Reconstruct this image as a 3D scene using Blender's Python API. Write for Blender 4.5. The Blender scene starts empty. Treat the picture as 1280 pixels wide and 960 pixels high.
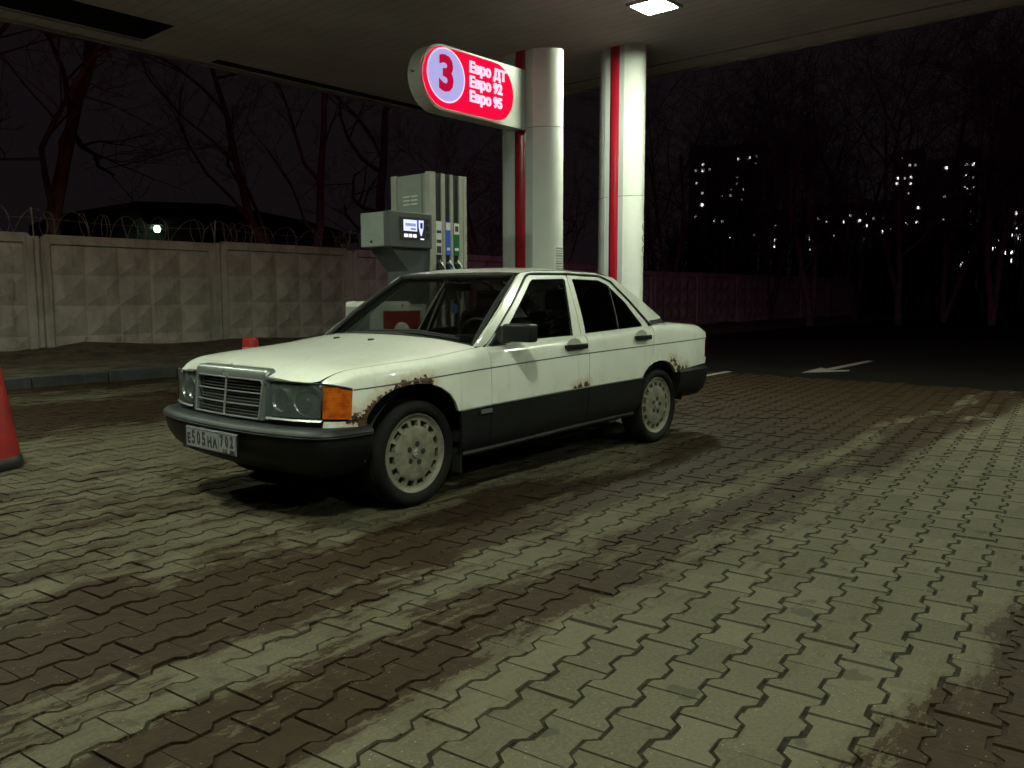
import bpy, bmesh, math, random
from mathutils import Vector, Matrix

random.seed(7)
scene = bpy.context.scene
COL = scene.collection
R = math.radians
PI = math.pi

# ------------------------------------------------------------------ camera
CAM_R = Vector((0.65600, -0.75476, -0.00197))
CAM_U = Vector((0.08229, 0.06892, 0.99422))
CAM_F = Vector((0.75026, 0.65237, -0.10732))
CAM_H, CAM_PX = 1.198, 1030.3
cam_d = bpy.data.cameras.new("camera")
cam_d.sensor_width = 36.0
cam_d.lens = CAM_PX / 1280 * 36.0
cam_d.clip_start = 0.05
cam_d.clip_end = 3000
cam = bpy.data.objects.new("camera", cam_d)
COL.objects.link(cam)
mw = Matrix.Identity(4)
for i in range(3):
    mw[i][0] = CAM_R[i]; mw[i][1] = CAM_U[i]; mw[i][2] = -CAM_F[i]
mw[2][3] = CAM_H
cam.matrix_world = mw
scene.camera = cam

# ------------------------------------------------------------------ world: urban night sky, no sun
world = bpy.data.worlds.new("World")
scene.world = world
world.use_nodes = True
wb = world.node_tree.nodes["Background"]
wb.inputs[0].default_value = (0.0055, 0.0041, 0.0050, 1)
wb.inputs[1].default_value = 1.0
vs = scene.view_settings
vs.view_transform = 'Standard'
vs.look = 'None'
vs.exposure = 0.0
vs.gamma = 1.0
scene.cycles.use_denoising = True
scene.cycles.use_adaptive_sampling = True
scene.cycles.adaptive_threshold = 0.02
scene.cycles.max_bounces = 6
scene.cycles.diffuse_bounces = 3
scene.cycles.glossy_bounces = 3
scene.cycles.transmission_bounces = 4
scene.cycles.transparent_max_bounces = 16
scene.cycles.sample_clamp_indirect = 4.0

LAMP_POWER = 400.0
LAMP_COL = (0.87, 1.0, 0.75, 1)
CEIL = 4.78
LAMPS = [(9.2, 5.65), (0.85, 5.65), (0.85, 0.65), (0.85, 10.65), (9.2, 0.65), (0.85, -4.35), (9.2, -4.35)]

# ------------------------------------------------------------------ node / material helpers
def new_mat(name):
    m = bpy.data.materials.new(name)
    m.use_nodes = True
    nt = m.node_tree
    b = nt.nodes["Principled BSDF"]
    return m, nt, b

def nd(nt, typ, props=None, **ins):
    n = nt.nodes.new(typ)
    for k, v in (props or {}).items():
        setattr(n, k, v)
    for k, v in ins.items():
        key = int(k[1:]) if k[0] == 'i' and k[1:].isdigit() else k.replace('_', ' ')
        s = n.inputs[key]
        if isinstance(v, bpy.types.NodeSocket):
            nt.links.new(v, s)
        else:
            s.default_value = v
    return n

def math_(nt, op, a, b=None, c=None, clamp=False):
    n = nt.nodes.new('ShaderNodeMath')
    n.operation = op
    n.use_clamp = clamp
    for i, v in enumerate((a, b, c)):
        if v is None:
            continue
        if isinstance(v, bpy.types.NodeSocket):
            nt.links.new(v, n.inputs[i])
        else:
            n.inputs[i].default_value = v
    return n.outputs[0]

def mixc(nt, fac, a, b):
    n = nt.nodes.new('ShaderNodeMix')
    n.data_type = 'RGBA'
    for i, v in ((0, fac), (6, a), (7, b)):
        if isinstance(v, bpy.types.NodeSocket):
            nt.links.new(v, n.inputs[i])
        else:
            n.inputs[i].default_value = v if i == 0 else (v[0], v[1], v[2], 1)
    return n.outputs[2]

def ramp(nt, fac, stops, interp='LINEAR'):
    n = nt.nodes.new('ShaderNodeValToRGB')
    cr = n.color_ramp
    cr.interpolation = interp
    while len(cr.elements) < len(stops):
        cr.elements.new(0.5)
    for e, (p, c) in zip(cr.elements, stops):
        e.position = p
        e.color = (c, c, c, 1) if not isinstance(c, tuple) else (c[0], c[1], c[2], 1)
    nt.links.new(fac, n.inputs[0])
    return n.outputs[0]

def smooth(nt, v, lo, hi):
    n = nt.nodes.new('ShaderNodeMapRange')
    n.interpolation_type = 'SMOOTHSTEP'
    nt.links.new(v, n.inputs[0])
    n.inputs[1].default_value = lo
    n.inputs[2].default_value = hi
    return n.outputs[0]

def noise(nt, vec, scale, detail=4, rough=0.55, dist=0.0):
    return nd(nt, 'ShaderNodeTexNoise', None, Vector=vec, Scale=scale, Detail=detail, Roughness=rough, Distortion=dist).outputs[0]

def mapping(nt, vec, scale=(1, 1, 1), rot=(0, 0, 0), loc=(0, 0, 0)):
    return nd(nt, 'ShaderNodeMapping', None, Vector=vec, Scale=scale, Rotation=rot, Location=loc).outputs[0]

def simple(name, col, rough=0.6, metal=0.0, var=0.0, scale=6.0, bump=0.0, bscale=60.0, spec=None, coat=0.0):
    m, nt, b = new_mat(name)
    b.inputs['Roughness'].default_value = rough
    b.inputs['Metallic'].default_value = metal
    if spec is not None:
        b.inputs['Specular IOR Level'].default_value = spec
    if coat:
        b.inputs['Coat Weight'].default_value = coat
        b.inputs['Coat Roughness'].default_value = 0.08
    if var or bump:
        pos = nt.nodes.new('ShaderNodeNewGeometry').outputs['Position']
    if var:
        n = noise(nt, pos, scale, 5, 0.6)
        lo = tuple(c * (1 - var) for c in col)
        hi = tuple(min(1, c * (1 + var)) for c in col)
        nt.links.new(mixc(nt, smooth(nt, n, 0.3, 0.7), lo, hi), b.inputs['Base Color'])
    else:
        b.inputs['Base Color'].default_value = (*col, 1)
    if bump:
        bn = nd(nt, 'ShaderNodeBump', None, Strength=bump, Distance=0.01, Height=noise(nt, pos, bscale, 4))
        nt.links.new(bn.outputs[0], b.inputs['Normal'])
    return m

def emit(name, col, strength, base=(0.1, 0.1, 0.1)):
    m, nt, b = new_mat(name)
    b.inputs['Base Color'].default_value = (*base, 1)
    b.inputs['Emission Color'].default_value = (*col[:3], 1)
    b.inputs['Emission Strength'].default_value = strength
    b.inputs['Specular IOR Level'].default_value = 0.0
    b.inputs['Roughness'].default_value = 0.3
    return m

# ------------------------------------------------------------------ mesh helpers
def put(o, parent=None):
    COL.objects.link(o)
    if parent is not None:
        o.parent = parent
    return o

def obj(name, bm, mats, parent=None, sm=False, angle=35, loc=None):
    me = bpy.data.meshes.new(name)
    bm.normal_update()
    if sm:
        for f in bm.faces:
            f.smooth = True
        lim = R(angle)
        for e in bm.edges:
            if len(e.link_faces) == 2:
                if e.calc_face_angle(0) > lim:
                    e.smooth = False
    bm.to_mesh(me)
    bm.free()
    for m in (mats if isinstance(mats, (list, tuple)) else [mats]):
        me.materials.append(m)
    o = bpy.data.objects.new(name, me)
    if loc is not None:
        o.location = loc
    return put(o, parent)

def tag(o, label=None, cat=None, group=None, kind=None):
    if label: o['label'] = label
    if cat: o['category'] = cat
    if group: o['group'] = group
    if kind: o['kind'] = kind
    return o

def empty(name, loc=(0, 0, 0), rz=0.0):
    o = bpy.data.objects.new(name, None)
    o.location = loc
    o.rotation_euler = (0, 0, rz)
    o.empty_display_size = 0.2
    return put(o)

def BM():
    return bmesh.new()

def box(bm, x0, x1, y0, y1, z0, z1, mi=0, bev=0.0, seg=1):
    vs_ = [bm.verts.new(v) for v in ((x0, y0, z0), (x1, y0, z0), (x1, y1, z0), (x0, y1, z0), (x0, y0, z1), (x1, y0, z1), (x1, y1, z1), (x0, y1, z1))]
    fs = [bm.faces.new([vs_[i] for i in q]) for q in ((0, 3, 2, 1), (4, 5, 6, 7), (0, 1, 5, 4), (1, 2, 6, 5), (2, 3, 7, 6), (3, 0, 4, 7))]
    for f in fs:
        f.material_index = mi
    if bev:
        es = list({e for f in fs for e in f.edges})
        bmesh.ops.bevel(bm, geom=es, offset=bev, segments=seg, affect='EDGES', profile=0.5)
    return vs_

def prism(bm, pts, frame, d0, d1, mi=0):
    """pts 2D outline, frame(a,b,d)->3D; side walls + both caps"""
    A = [bm.verts.new(frame(a, b, d0)) for a, b in pts]
    B = [bm.verts.new(frame(a, b, d1)) for a, b in pts]
    n = len(pts)
    fs = [bm.faces.new(A[::-1]), bm.faces.new(B)]
    for i in range(n):
        fs.append(bm.faces.new((A[i], A[(i + 1) % n], B[(i + 1) % n], B[i])))
    for f in fs:
        f.material_index = mi
    return A, B

def tube(bm, path, rad, n=6, cap=True, mi=0):
    path = [Vector(p) for p in path]
    rs = rad if isinstance(rad, (list, tuple)) else [rad] * len(path)
    rings = []
    up = None
    for i, p in enumerate(path):
        t = (path[min(i + 1, len(path) - 1)] - path[max(i - 1, 0)])
        if t.length < 1e-9:
            t = Vector((0, 0, 1))
        t.normalize()
        if up is None:
            up = t.orthogonal().normalized()
        else:
            up = (up - t * up.dot(t))
            up = up.normalized() if up.length > 1e-6 else t.orthogonal().normalized()
        s = t.cross(up)
        rings.append([bm.verts.new(p + (up * math.cos(2 * PI * k / n) + s * math.sin(2 * PI * k / n)) * rs[i]) for k in range(n)])
    for a, b in zip(rings, rings[1:]):
        for k in range(n):
            f = bm.faces.new((a[k], a[(k + 1) % n], b[(k + 1) % n], b[k]))
            f.material_index = mi
            f.smooth = True
    if cap and n > 2:
        for rg, fl in ((rings[0], True), (rings[-1], False)):
            f = bm.faces.new(rg[::-1] if fl else rg)
            f.material_index = mi
    return rings

def lathe(bm, prof, frame, n=32, mi=0, close=False):
    """prof list of (r,h); frame(r*cos, r*sin, h)"""
    rings = []
    for r_, h in prof:
        if r_ < 1e-6:
            rings.append([bm.verts.new(frame(0, 0, h))])
        else:
            rings.append([bm.verts.new(frame(r_ * math.cos(2 * PI * k / n), r_ * math.sin(2 * PI * k / n), h)) for k in range(n)])
    for a, b in zip(rings, rings[1:]):
        for k in range(n):
            k2 = (k + 1) % n
            if len(a) == 1 and len(b) == 1:
                continue
            if len(a) == 1:
                f = bm.faces.new((a[0], b[k2], b[k]))
            elif len(b) == 1:
                f = bm.faces.new((a[k], a[k2], b[0]))
            else:
                f = bm.faces.new((a[k], a[k2], b[k2], b[k]))
            f.material_index = mi
    return rings

def zframe(cx, cy, cz=0.0):
    return lambda a, b, h: (cx + a, cy + b, cz + h)

def lerp(a, b, t):
    return a + (b - a) * t

def tab(T, x):
    """smooth (monotone cubic-ish) interpolation of a table sorted by x"""
    if x <= T[0][0]: return T[0][1]
    if x >= T[-1][0]: return T[-1][1]
    for i in range(len(T) - 1):
        if T[i][0] <= x <= T[i + 1][0]:
            x0, y0 = T[i]; x1, y1 = T[i + 1]
            h = x1 - x0
            d = (y1 - y0) / h
            def slope(j):
                if j == 0: return (T[1][1] - T[0][1]) / (T[1][0] - T[0][0])
                if j == len(T) - 1: return (T[-1][1] - T[-2][1]) / (T[-1][0] - T[-2][0])
                a = (T[j][1] - T[j - 1][1]) / (T[j][0] - T[j - 1][0])
                b = (T[j + 1][1] - T[j][1]) / (T[j + 1][0] - T[j][0])
                return 0 if a * b <= 0 else 2 * a * b / (a + b)
            m0, m1 = slope(i), slope(i + 1)
            t = (x - x0) / h
            return (y0 * (2 * t**3 - 3 * t**2 + 1) + m0 * h * (t**3 - 2 * t**2 + t) + y1 * (-2 * t**3 + 3 * t**2) + m1 * h * (t**3 - t**2))

FONT = None
def text_obj(name, body, mat, size, frame, parent, depth=0.002, bold=0.0, align='CENTER', xs=1.0, dbl=0.0):
    """lettering as real mesh; frame is a 4x4 giving x=reading direction, y=up, z=out"""
    c = bpy.data.curves.new(name, 'FONT')
    c.body = body
    c.size = size
    c.extrude = depth
    c.offset = bold
    c.align_x = align
    c.align_y = 'CENTER'
    c.resolution_u = 3
    t = bpy.data.objects.new(name + '_curve', c)
    COL.objects.link(t)
    dg = bpy.context.evaluated_depsgraph_get()
    me = bpy.data.meshes.new_from_object(t.evaluated_get(dg))
    me.name = name
    COL.objects.unlink(t)
    bpy.data.objects.remove(t)
    me.transform(Matrix.Diagonal((xs, 1, 1, 1)))
    if dbl:
        b2 = bmesh.new()
        b2.from_mesh(me)
        g = bmesh.ops.duplicate(b2, geom=b2.verts[:] + b2.edges[:] + b2.faces[:])['geom']
        for e in g:
            if isinstance(e, bmesh.types.BMVert):
                e.co.x += dbl
                e.co.z += 0.0012
        b2.to_mesh(me)
        b2.free()
    me.transform(frame)
    me.materials.clear()
    me.materials.append(mat)
    return put(bpy.data.objects.new(name, me), parent)

def fr(origin, xdir, ydir):
    x = Vector(xdir).normalized(); y = Vector(ydir).normalized(); z = x.cross(y)
    m = Matrix.Identity(4)
    for i in range(3):
        m[i][0] = x[i]; m[i][1] = y[i]; m[i][2] = z[i]; m[i][3] = origin[i]
    return m

def project(P):
    d = Vector(P) - Vector((0, 0, CAM_H))
    z = d.dot(CAM_F)
    if z < 0.1: return None
    return (640 + CAM_PX * d.dot(CAM_R) / z, 480 - CAM_PX * d.dot(CAM_U) / z, z)

def on_y(px, py, Y):
    d = CAM_F + CAM_R * ((px - 640) / CAM_PX) - CAM_U * ((py - 480) / CAM_PX)
    t = Y / d.y
    return Vector((0, 0, CAM_H)) + d * t

# ------------------------------------------------------------------ materials
def paving_material(name, joint=False):
    m, nt, b = new_mat(name)
    pos = nt.nodes.new('ShaderNodeNewGeometry').outputs['Position']
    sep = nd(nt, 'ShaderNodeSeparateXYZ', None, Vector=pos)
    X, Y = sep.outputs[0], sep.outputs[1]
    # mud carried along the driving lanes: a bias by lane, broken up by stretched noise
    wob = noise(nt, mapping(nt, pos, (0.35, 0.6, 1)), 1.0, 3)
    Yw = math_(nt, 'ADD', Y, math_(nt, 'MULTIPLY', math_(nt, 'SUBTRACT', wob, 0.5), 0.75))
    Yw = math_(nt, 'ADD', Yw, math_(nt, 'MULTIPLY', X, 0.012))
    yn = math_(nt, 'DIVIDE', math_(nt, 'ADD', Yw, 2.0), 14.0)
    def s(y): return (y + 2.0) / 14.0
    bias = ramp(nt, yn, [(s(-1.5), 0.74), (s(0.42), 0.72), (s(0.66), 0.24), (s(1.2), 0.16), (s(1.7), 0.30), (s(1.90), 0.58),
                         (s(2.14), 0.60), (s(2.30), 0.30), (s(2.50), 0.42), (s(2.75), 0.72), (s(3.1), 0.62), (s(3.5), 0.42), (s(4.6), 0.43),
                         (s(6.0), 0.36), (s(7.4), 0.40), (s(8.2), 0.72), (s(9.6), 0.70), (s(10.2), 0.36), (s(11.6), 0.62)])
    far = smooth(nt, X, 5.0, 9.5)
    lane = math_(nt, 'MULTIPLY', far, smooth(nt, Y, 1.8, 2.8))
    nearleft = math_(nt, 'MULTIPLY', math_(nt, 'SUBTRACT', 1.0, smooth(nt, X, 0.9, 2.4)), smooth(nt, Y, 0.9, 1.6))
    n1 = noise(nt, mapping(nt, pos, (0.55, 2.8, 1), (0, 0, R(3))), 1.6, 6, 0.74, 0.4)
    n2 = noise(nt, mapping(nt, pos, (1.3, 5.5, 1), (0, 0, R(-2))), 3.0, 6, 0.76)
    n3 = noise(nt, pos, 2.4, 6, 0.72, 0.8)
    n4 = noise(nt, mapping(nt, pos, (1.0, 2.2, 1)), 14.0, 4, 0.75)
    nn = math_(nt, 'ADD', math_(nt, 'MULTIPLY', n1, 0.50), math_(nt, 'ADD', math_(nt, 'MULTIPLY', n2, 0.24), math_(nt, 'MULTIPLY', n3, 0.26)))
    nn = math_(nt, 'ADD', math_(nt, 'MULTIPLY', nn, 0.82), math_(nt, 'MULTIPLY', n4, 0.18))
    tot = math_(nt, 'ADD', math_(nt, 'MULTIPLY', nn, 2.7), math_(nt, 'MULTIPLY', bias, 0.85))
    tot = math_(nt, 'ADD', tot, math_(nt, 'MULTIPLY', lane, 0.42))
    tot = math_(nt, 'ADD', tot, math_(nt, 'MULTIPLY', nearleft, 0.02))
    mud = smooth(nt, tot, 1.752, 1.776)
    damp = smooth(nt, tot, 1.54, 1.77)
    # paver colour
    att = nd(nt, 'ShaderNodeAttribute', {'attribute_name': 'tone'}).outputs['Fac']
    fine = noise(nt, pos, 90, 3, 0.7)
    mid = noise(nt, pos, 9, 5, 0.6)
    base = mixc(nt, att, (0.057, 0.0490, 0.0315), (0.082, 0.0710, 0.0475))
    base = mixc(nt, math_(nt, 'MULTIPLY', smooth(nt, fine, 0.35, 0.75), 0.25), base, (0.150, 0.138, 0.100))
    base = mixc(nt, math_(nt, 'MULTIPLY', smooth(nt, mid, 0.45, 0.8), 0.5), base, (0.055, 0.055, 0.038))
    spot = noise(nt, pos, 5.5, 2, 0.5)
    base = mixc(nt, math_(nt, 'MULTIPLY', smooth(nt, spot, 0.66, 0.70), 0.55), base, (0.026, 0.026, 0.018))
    base = mixc(nt, math_(nt, 'MULTIPLY', damp, 0.55), base, (0.044, 0.034, 0.018))
    mudc = mixc(nt, smooth(nt, noise(nt, pos, 14, 5, 0.65), 0.3, 0.7), (0.0110, 0.0046, 0.0013), (0.0230, 0.0115, 0.0044))
    col = mixc(nt, math_(nt, 'MULTIPLY', mud, 0.93), base, mudc)
    speck = nd(nt, 'ShaderNodeTexVoronoi', None, Vector=pos, Scale=55.0)
    sp = math_(nt, 'LESS_THAN', speck.outputs['Distance'], 0.13)
    sp = math_(nt, 'MULTIPLY', sp, math_(nt, 'GREATER_THAN', noise(nt, pos, 30, 1), 0.58))
    col = mixc(nt, math_(nt, 'MULTIPLY', sp, 0.75), col, (0.24, 0.195, 0.15))
    if joint:
        jn = noise(nt, pos, 25, 4)
        col = mixc(nt, mud, mixc(nt, smooth(nt, jn, .3, .7), (0.006, 0.0048, 0.0026), (0.019, 0.016, 0.0085)), (0.0125, 0.0062, 0.0021))
    nt.links.new(col, b.inputs['Base Color'])
    rg = math_(nt, 'SUBTRACT', 0.86, math_(nt, 'MULTIPLY', mud, 0.16))
    nt.links.new(rg, b.inputs['Roughness'])
    b.inputs['Specular IOR Level'].default_value = 0.15
    hgt = math_(nt, 'ADD', math_(nt, 'MULTIPLY', fine, 0.4), math_(nt, 'MULTIPLY', noise(nt, pos, 28, 4, 0.6), 0.8))
    bn = nd(nt, 'ShaderNodeBump', None, Strength=0.55, Distance=0.006, Height=hgt)
    nt.links.new(bn.outputs[0], b.inputs['Normal'])
    return m

M = {}
M['paver'] = paving_material('paver_concrete')
M['joint'] = paving_material('joint_dirt', True)
M['asphalt'] = simple('asphalt', (0.0062, 0.0055, 0.0047), 0.9, var=0.3, scale=3, bump=0.5, bscale=80, spec=0.08)
M['ground'] = simple('far_ground', (0.04, 0.036, 0.028), 0.95, var=0.3, scale=0.4)
M['soil'] = simple('verge_soil', (0.062, 0.047, 0.026), 0.95, var=0.75, scale=3.2, bump=1.0, bscale=18)
M['road_paint'] = simple('road_paint', (0.19, 0.18, 0.16), 0.7, var=0.25, scale=20)

def concrete_mat(name, c0, c1, stain):
    m, nt, b = new_mat(name)
    pos = nt.nodes.new('ShaderNodeNewGeometry').outputs['Position']
    n1 = noise(nt, mapping(nt, pos, (1, 1, 0.6)), 2.2, 6, 0.7)
    n2 = noise(nt, mapping(nt, pos, (5, 5, 0.35)), 1.3, 4, 0.6)
    n3 = noise(nt, pos, 40, 4, 0.7)
    c = mixc(nt, smooth(nt, n1, 0.3, 0.7), c0, c1)
    c = mixc(nt, math_(nt, 'MULTIPLY', smooth(nt, n2, 0.54, 0.76), 0.55), c, stain)
    c = mixc(nt, math_(nt, 'MULTIPLY', smooth(nt, n3, 0.5, 0.8), 0.3), c, tuple(x * 0.6 for x in c0))
    nt.links.new(c, b.inputs['Base Color'])
    b.inputs['Roughness'].default_value = 0.9
    bn = nd(nt, 'ShaderNodeBump', None, Strength=0.5, Distance=0.012, Height=n3)
    nt.links.new(bn.outputs[0], b.inputs['Normal'])
    return m
M['concrete'] = concrete_mat('fence_concrete', (0.235, 0.225, 0.19), (0.39, 0.375, 0.325), (0.10, 0.09, 0.07))
M['kerb'] = concrete_mat('kerb_concrete', (0.028, 0.028, 0.030), (0.050, 0.050, 0.051), (0.16, 0.155, 0.14))
M['island'] = concrete_mat('island_concrete', (0.16, 0.16, 0.14), (0.24, 0.24, 0.2), (0.08, 0.08, 0.06))

def ceiling_mat():
    m, nt, b = new_mat('canopy_lining')
    pos = nt.nodes.new('ShaderNodeNewGeometry').outputs['Position']
    sep = nd(nt, 'ShaderNodeSeparateXYZ', None, Vector=pos)
    fx = math_(nt, 'FRACT', math_(nt, 'MULTIPLY', sep.outputs[0], 5.0))
    gr = math_(nt, 'LESS_THAN', fx, 0.08)
    n1 = noise(nt, pos, 0.7, 5, 0.6)
    c = mixc(nt, smooth(nt, n1, 0.3, 0.7), (0.54, 0.465, 0.48), (0.68, 0.59, 0.605))
    c = mixc(nt, math_(nt, 'MULTIPLY', gr, 0.45), c, (0.16, 0.14, 0.12))
    nt.links.new(c, b.inputs['Base Color'])
    b.inputs['Roughness'].default_value = 0.55
    bn = nd(nt, 'ShaderNodeBump', None, Strength=0.6, Distance=0.01, Height=math_(nt, 'SUBTRACT', 1.0, gr))
    nt.links.new(bn.outputs[0], b.inputs['Normal'])
    return m
M['ceiling'] = ceiling_mat()
M['canopy_trim'] = simple('canopy_trim', (0.30, 0.28, 0.25), 0.5, var=0.2, scale=3)
M['dark_void'] = simple('dark_roof_void', (0.012, 0.012, 0.014), 0.9)
M['fascia_red'] = emit('fascia_red_light', (1.0, 0.010, 0.035), 0.9, (0.3, 0.01, 0.02))
M['fascia_magenta'] = emit('fascia_magenta_light', (1.0, 0.06, 0.60), 4.0, (0.3, 0.01, 0.02))
M['lamp_glass'] = emit('lamp_diffuser', LAMP_COL, LAMP_POWER, (0.6, 0.6, 0.5))
M['white_metal'] = simple('white_enamel', (0.55, 0.55, 0.53), 0.62, var=0.06, scale=2.0, spec=0.25)
M['white_end'] = simple('shaded_white_enamel', (0.42, 0.44, 0.44), 0.42, var=0.06, scale=2.0)  # white enamel again, with the flat end's shade put into its colour
M['seam'] = simple('seam_shadow_gap', (0.12, 0.12, 0.11), 0.7)
M['red_gloss'] = simple('red_gloss_strip', (0.34, 0.008, 0.022), 0.22, var=0.1, scale=3)
M['sign_red'] = emit('sign_red_lit', (1.0, 0.003, 0.050), 0.95, (0.03, 0.001, 0.002))
M['sign_white'] = emit('sign_white_lit', (1.0, 0.70, 0.92), 1.0, (0.05, 0.05, 0.05))
M['sign_blue'] = emit('sign_disc_lit', (0.50, 0.47, 0.92), 0.85, (0.05, 0.05, 0.05))
for k_ in ('sign_red', 'sign_white', 'sign_blue'):
    M[k_].node_tree.nodes['Principled BSDF'].inputs['Specular IOR Level'].default_value = 0.0
M['sign_case'] = simple('sign_case', (0.36, 0.36, 0.33), 0.4, var=0.08, scale=4)
M['disp_green'] = simple('dispenser_grey_panel', (0.20, 0.225, 0.20), 0.45, var=0.08, scale=4)
M['disp_metal'] = simple('dispenser_pale_metal', (0.29, 0.28, 0.245), 0.4, var=0.1, scale=5)
M['disp_dark'] = simple('dispenser_dark_panel', (0.055, 0.057, 0.062), 0.45, var=0.1, scale=5)
M['black_plastic'] = simple('black_plastic', (0.012, 0.012, 0.013), 0.45)
M['screen'] = emit('screen_lit', (0.55, 0.58, 1.0), 1.5)
M['screen_ink'] = emit('screen_ink', (0.12, 0.14, 0.42), 0.5)
M['button'] = emit('button_lit', (0.9, 0.9, 0.95), 1.2)
M['label_white'] = simple('label_white', (0.6, 0.6, 0.58), 0.5)
M['label_blue'] = simple('label_blue', (0.035, 0.10, 0.55), 0.4)
M['label_green'] = simple('label_green', (0.01, 0.11, 0.035), 0.4)
M['ink'] = simple('printed_ink', (0.03, 0.03, 0.03), 0.6)
M['ink_grey'] = simple('printed_grey', (0.22, 0.22, 0.21), 0.6)
M['plastic_red'] = simple('red_plastic', (0.24, 0.007, 0.007), 0.45, var=0.15, scale=12)
M['steel'] = simple('bare_steel', (0.35, 0.35, 0.34), 0.35, 0.9)
M['wire'] = simple('galvanised_wire', (0.26, 0.245, 0.22), 0.6, 0.3)
M['bark'] = simple('bark', (0.085, 0.068, 0.056), 0.9, var=0.35, scale=5, bump=0.8, bscale=25)
M['twig'] = simple('twig_bark', (0.075, 0.060, 0.050), 0.9)
M['wood'] = simple('far_wood_bark', (0.03, 0.026, 0.024), 0.95)
M['far_wall'] = simple('far_wall', (0.40, 0.36, 0.38), 0.95)
M['shed'] = simple('shed_dark_cladding', (0.012, 0.012, 0.013), 0.9)
M['green_lamp'] = emit('green_white_lamp', (0.55, 1.0, 0.62), 9.0)
WINC = [emit('lit_window_white', (1.0, 0.97, 0.95), 4.0), emit('lit_window_soft', (0.95, 0.93, 1.0), 2.2), emit('lit_window_dim', (1.0, 0.92, 0.85), 0.8)]

# ================================================================== GROUND
bm = BM()
bmesh.ops.create_grid(bm, x_segments=1, y_segments=1, size=1500)
tag(obj('ground', bm, M['ground'], loc=(0, 0, -0.30)), kind='structure')

# pavement of double-T concrete pavers
PAX = R(7.0)
E1 = Vector((math.cos(PAX), math.sin(PAX), 0))
E2 = Vector((-math.sin(PAX), math.cos(PAX), 0))
PL, PW = 0.211, 0.152          # pitch along / across
pavement = empty('pavement')
tag(pavement, 'double-T concrete block paving of the filling station forecourt', kind='structure')
bm = BM()
f = [bm.verts.new(v) for v in ((-4, -6, -0.008), (11.9, -6, -0.008), (11.9, 12.2, -0.008), (-4, 12.2, -0.008))]
bm.faces.new(f)
obj('joint_fill', bm, M['joint'], pavement)

def paver_outline(g):
    a = PL / 2 - 0.0028
    amp = 0.0155
    wE, wN = PW / 2 + amp - g, PW / 2 - amp - g
    s1, s2 = PL * 0.315, PL * 0.185
    r = [(-a, wE), (-s1, wE), (-s2, wN), (s2, wN), (s1, wE), (a, wE)]
    return r + [(x, -y) for x, y in reversed(r)]
OUT_T = paver_outline(0.0080)
OUT_B = paver_outline(0.0062)
OUT_T = [(x * 0.984, y) for x, y in OUT_T]
rp = random.Random(3)
cells = []
for j in range(-60, 110):
    for i in range(-60, 110):
        c = E1 * ((i + (0.5 if j % 2 else 0.0)) * PL + 0.03) + E2 * (j * PW + 0.02)
        if not (-2.2 < c.x < 11.75 and -3.0 < c.y < 11.78):
            continue
        if (c.x - c.y) > 14 or (c.x + c.y) < -0.3:
            continue
        q = project((c.x, c.y, 0))
        size = 0
        if q and -20 < q[0] < 1300 and 380 < q[1] < 985:
            size = 1.0 / q[2] ** 3
            if q[0] < 880 and q[1] < 560 and q[0] > 230: size *= 0.01
        cells.append((size, c))
cells.sort(key=lambda t: -t[0])

def paver_geom(c):
    tilt = Matrix.Rotation(rp.gauss(0, 0.010), 3, 'X') @ Matrix.Rotation(rp.gauss(0, 0.010), 3, 'Y') @ Matrix.Rotation(PAX + rp.gauss(0, 0.008), 3, 'Z')
    dz = rp.gauss(0, 0.0018) - (0.005 if rp.random() < 0.03 else 0)
    dx, dy = rp.gauss(0, 0.0017), rp.gauss(0, 0.0017)
    top = [tilt @ Vector((x + dx, y + dy, 0)) + Vector((0, 0, dz)) for x, y in OUT_T]
    bot = [tilt @ Vector((x + dx, y + dy, 0)) + Vector((0, 0, dz - 0.018)) for x, y in OUT_B]
    mid = [t.lerp(b_, 0.0) for t, b_ in zip(top, bot)]
    return mid, bot
PF = [tuple(range(12))] + [(i, i + 12, (i + 1) % 12 + 12, (i + 1) % 12) for i in range(12)]
PF[0] = tuple(reversed(range(12)))
def paver_mesh(name, vs_, fs_, tones):
    me = bpy.data.meshes.new(name)
    me.from_pydata([tuple(v) for v in vs_], [], fs_)
    at = me.attributes.new('tone', 'FLOAT', 'FACE')
    at.data.foreach_set('value', tones)
    me.materials.append(M['paver'])
    return me
for size, c in cells[:300]:
    t, b_ = paver_geom(c)
    me = paver_mesh('paver', t + b_, PF, [rp.random()] * 13)
    o = bpy.data.objects.new('paver', me)
    o.location = c
    put(o, pavement)
V, F, T = [], [], []
for size, c in cells[300:]:
    t, b_ = paver_geom(c)
    k = len(V)
    V += [v + c for v in t + b_]
    F += [tuple(i + k for i in fc) for fc in PF]
    T += [rp.random()] * 13
o = bpy.data.objects.new('farther_pavers', paver_mesh('farther_pavers', V, F, T))
put(o, pavement)
o['kind'] = 'stuff'

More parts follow.
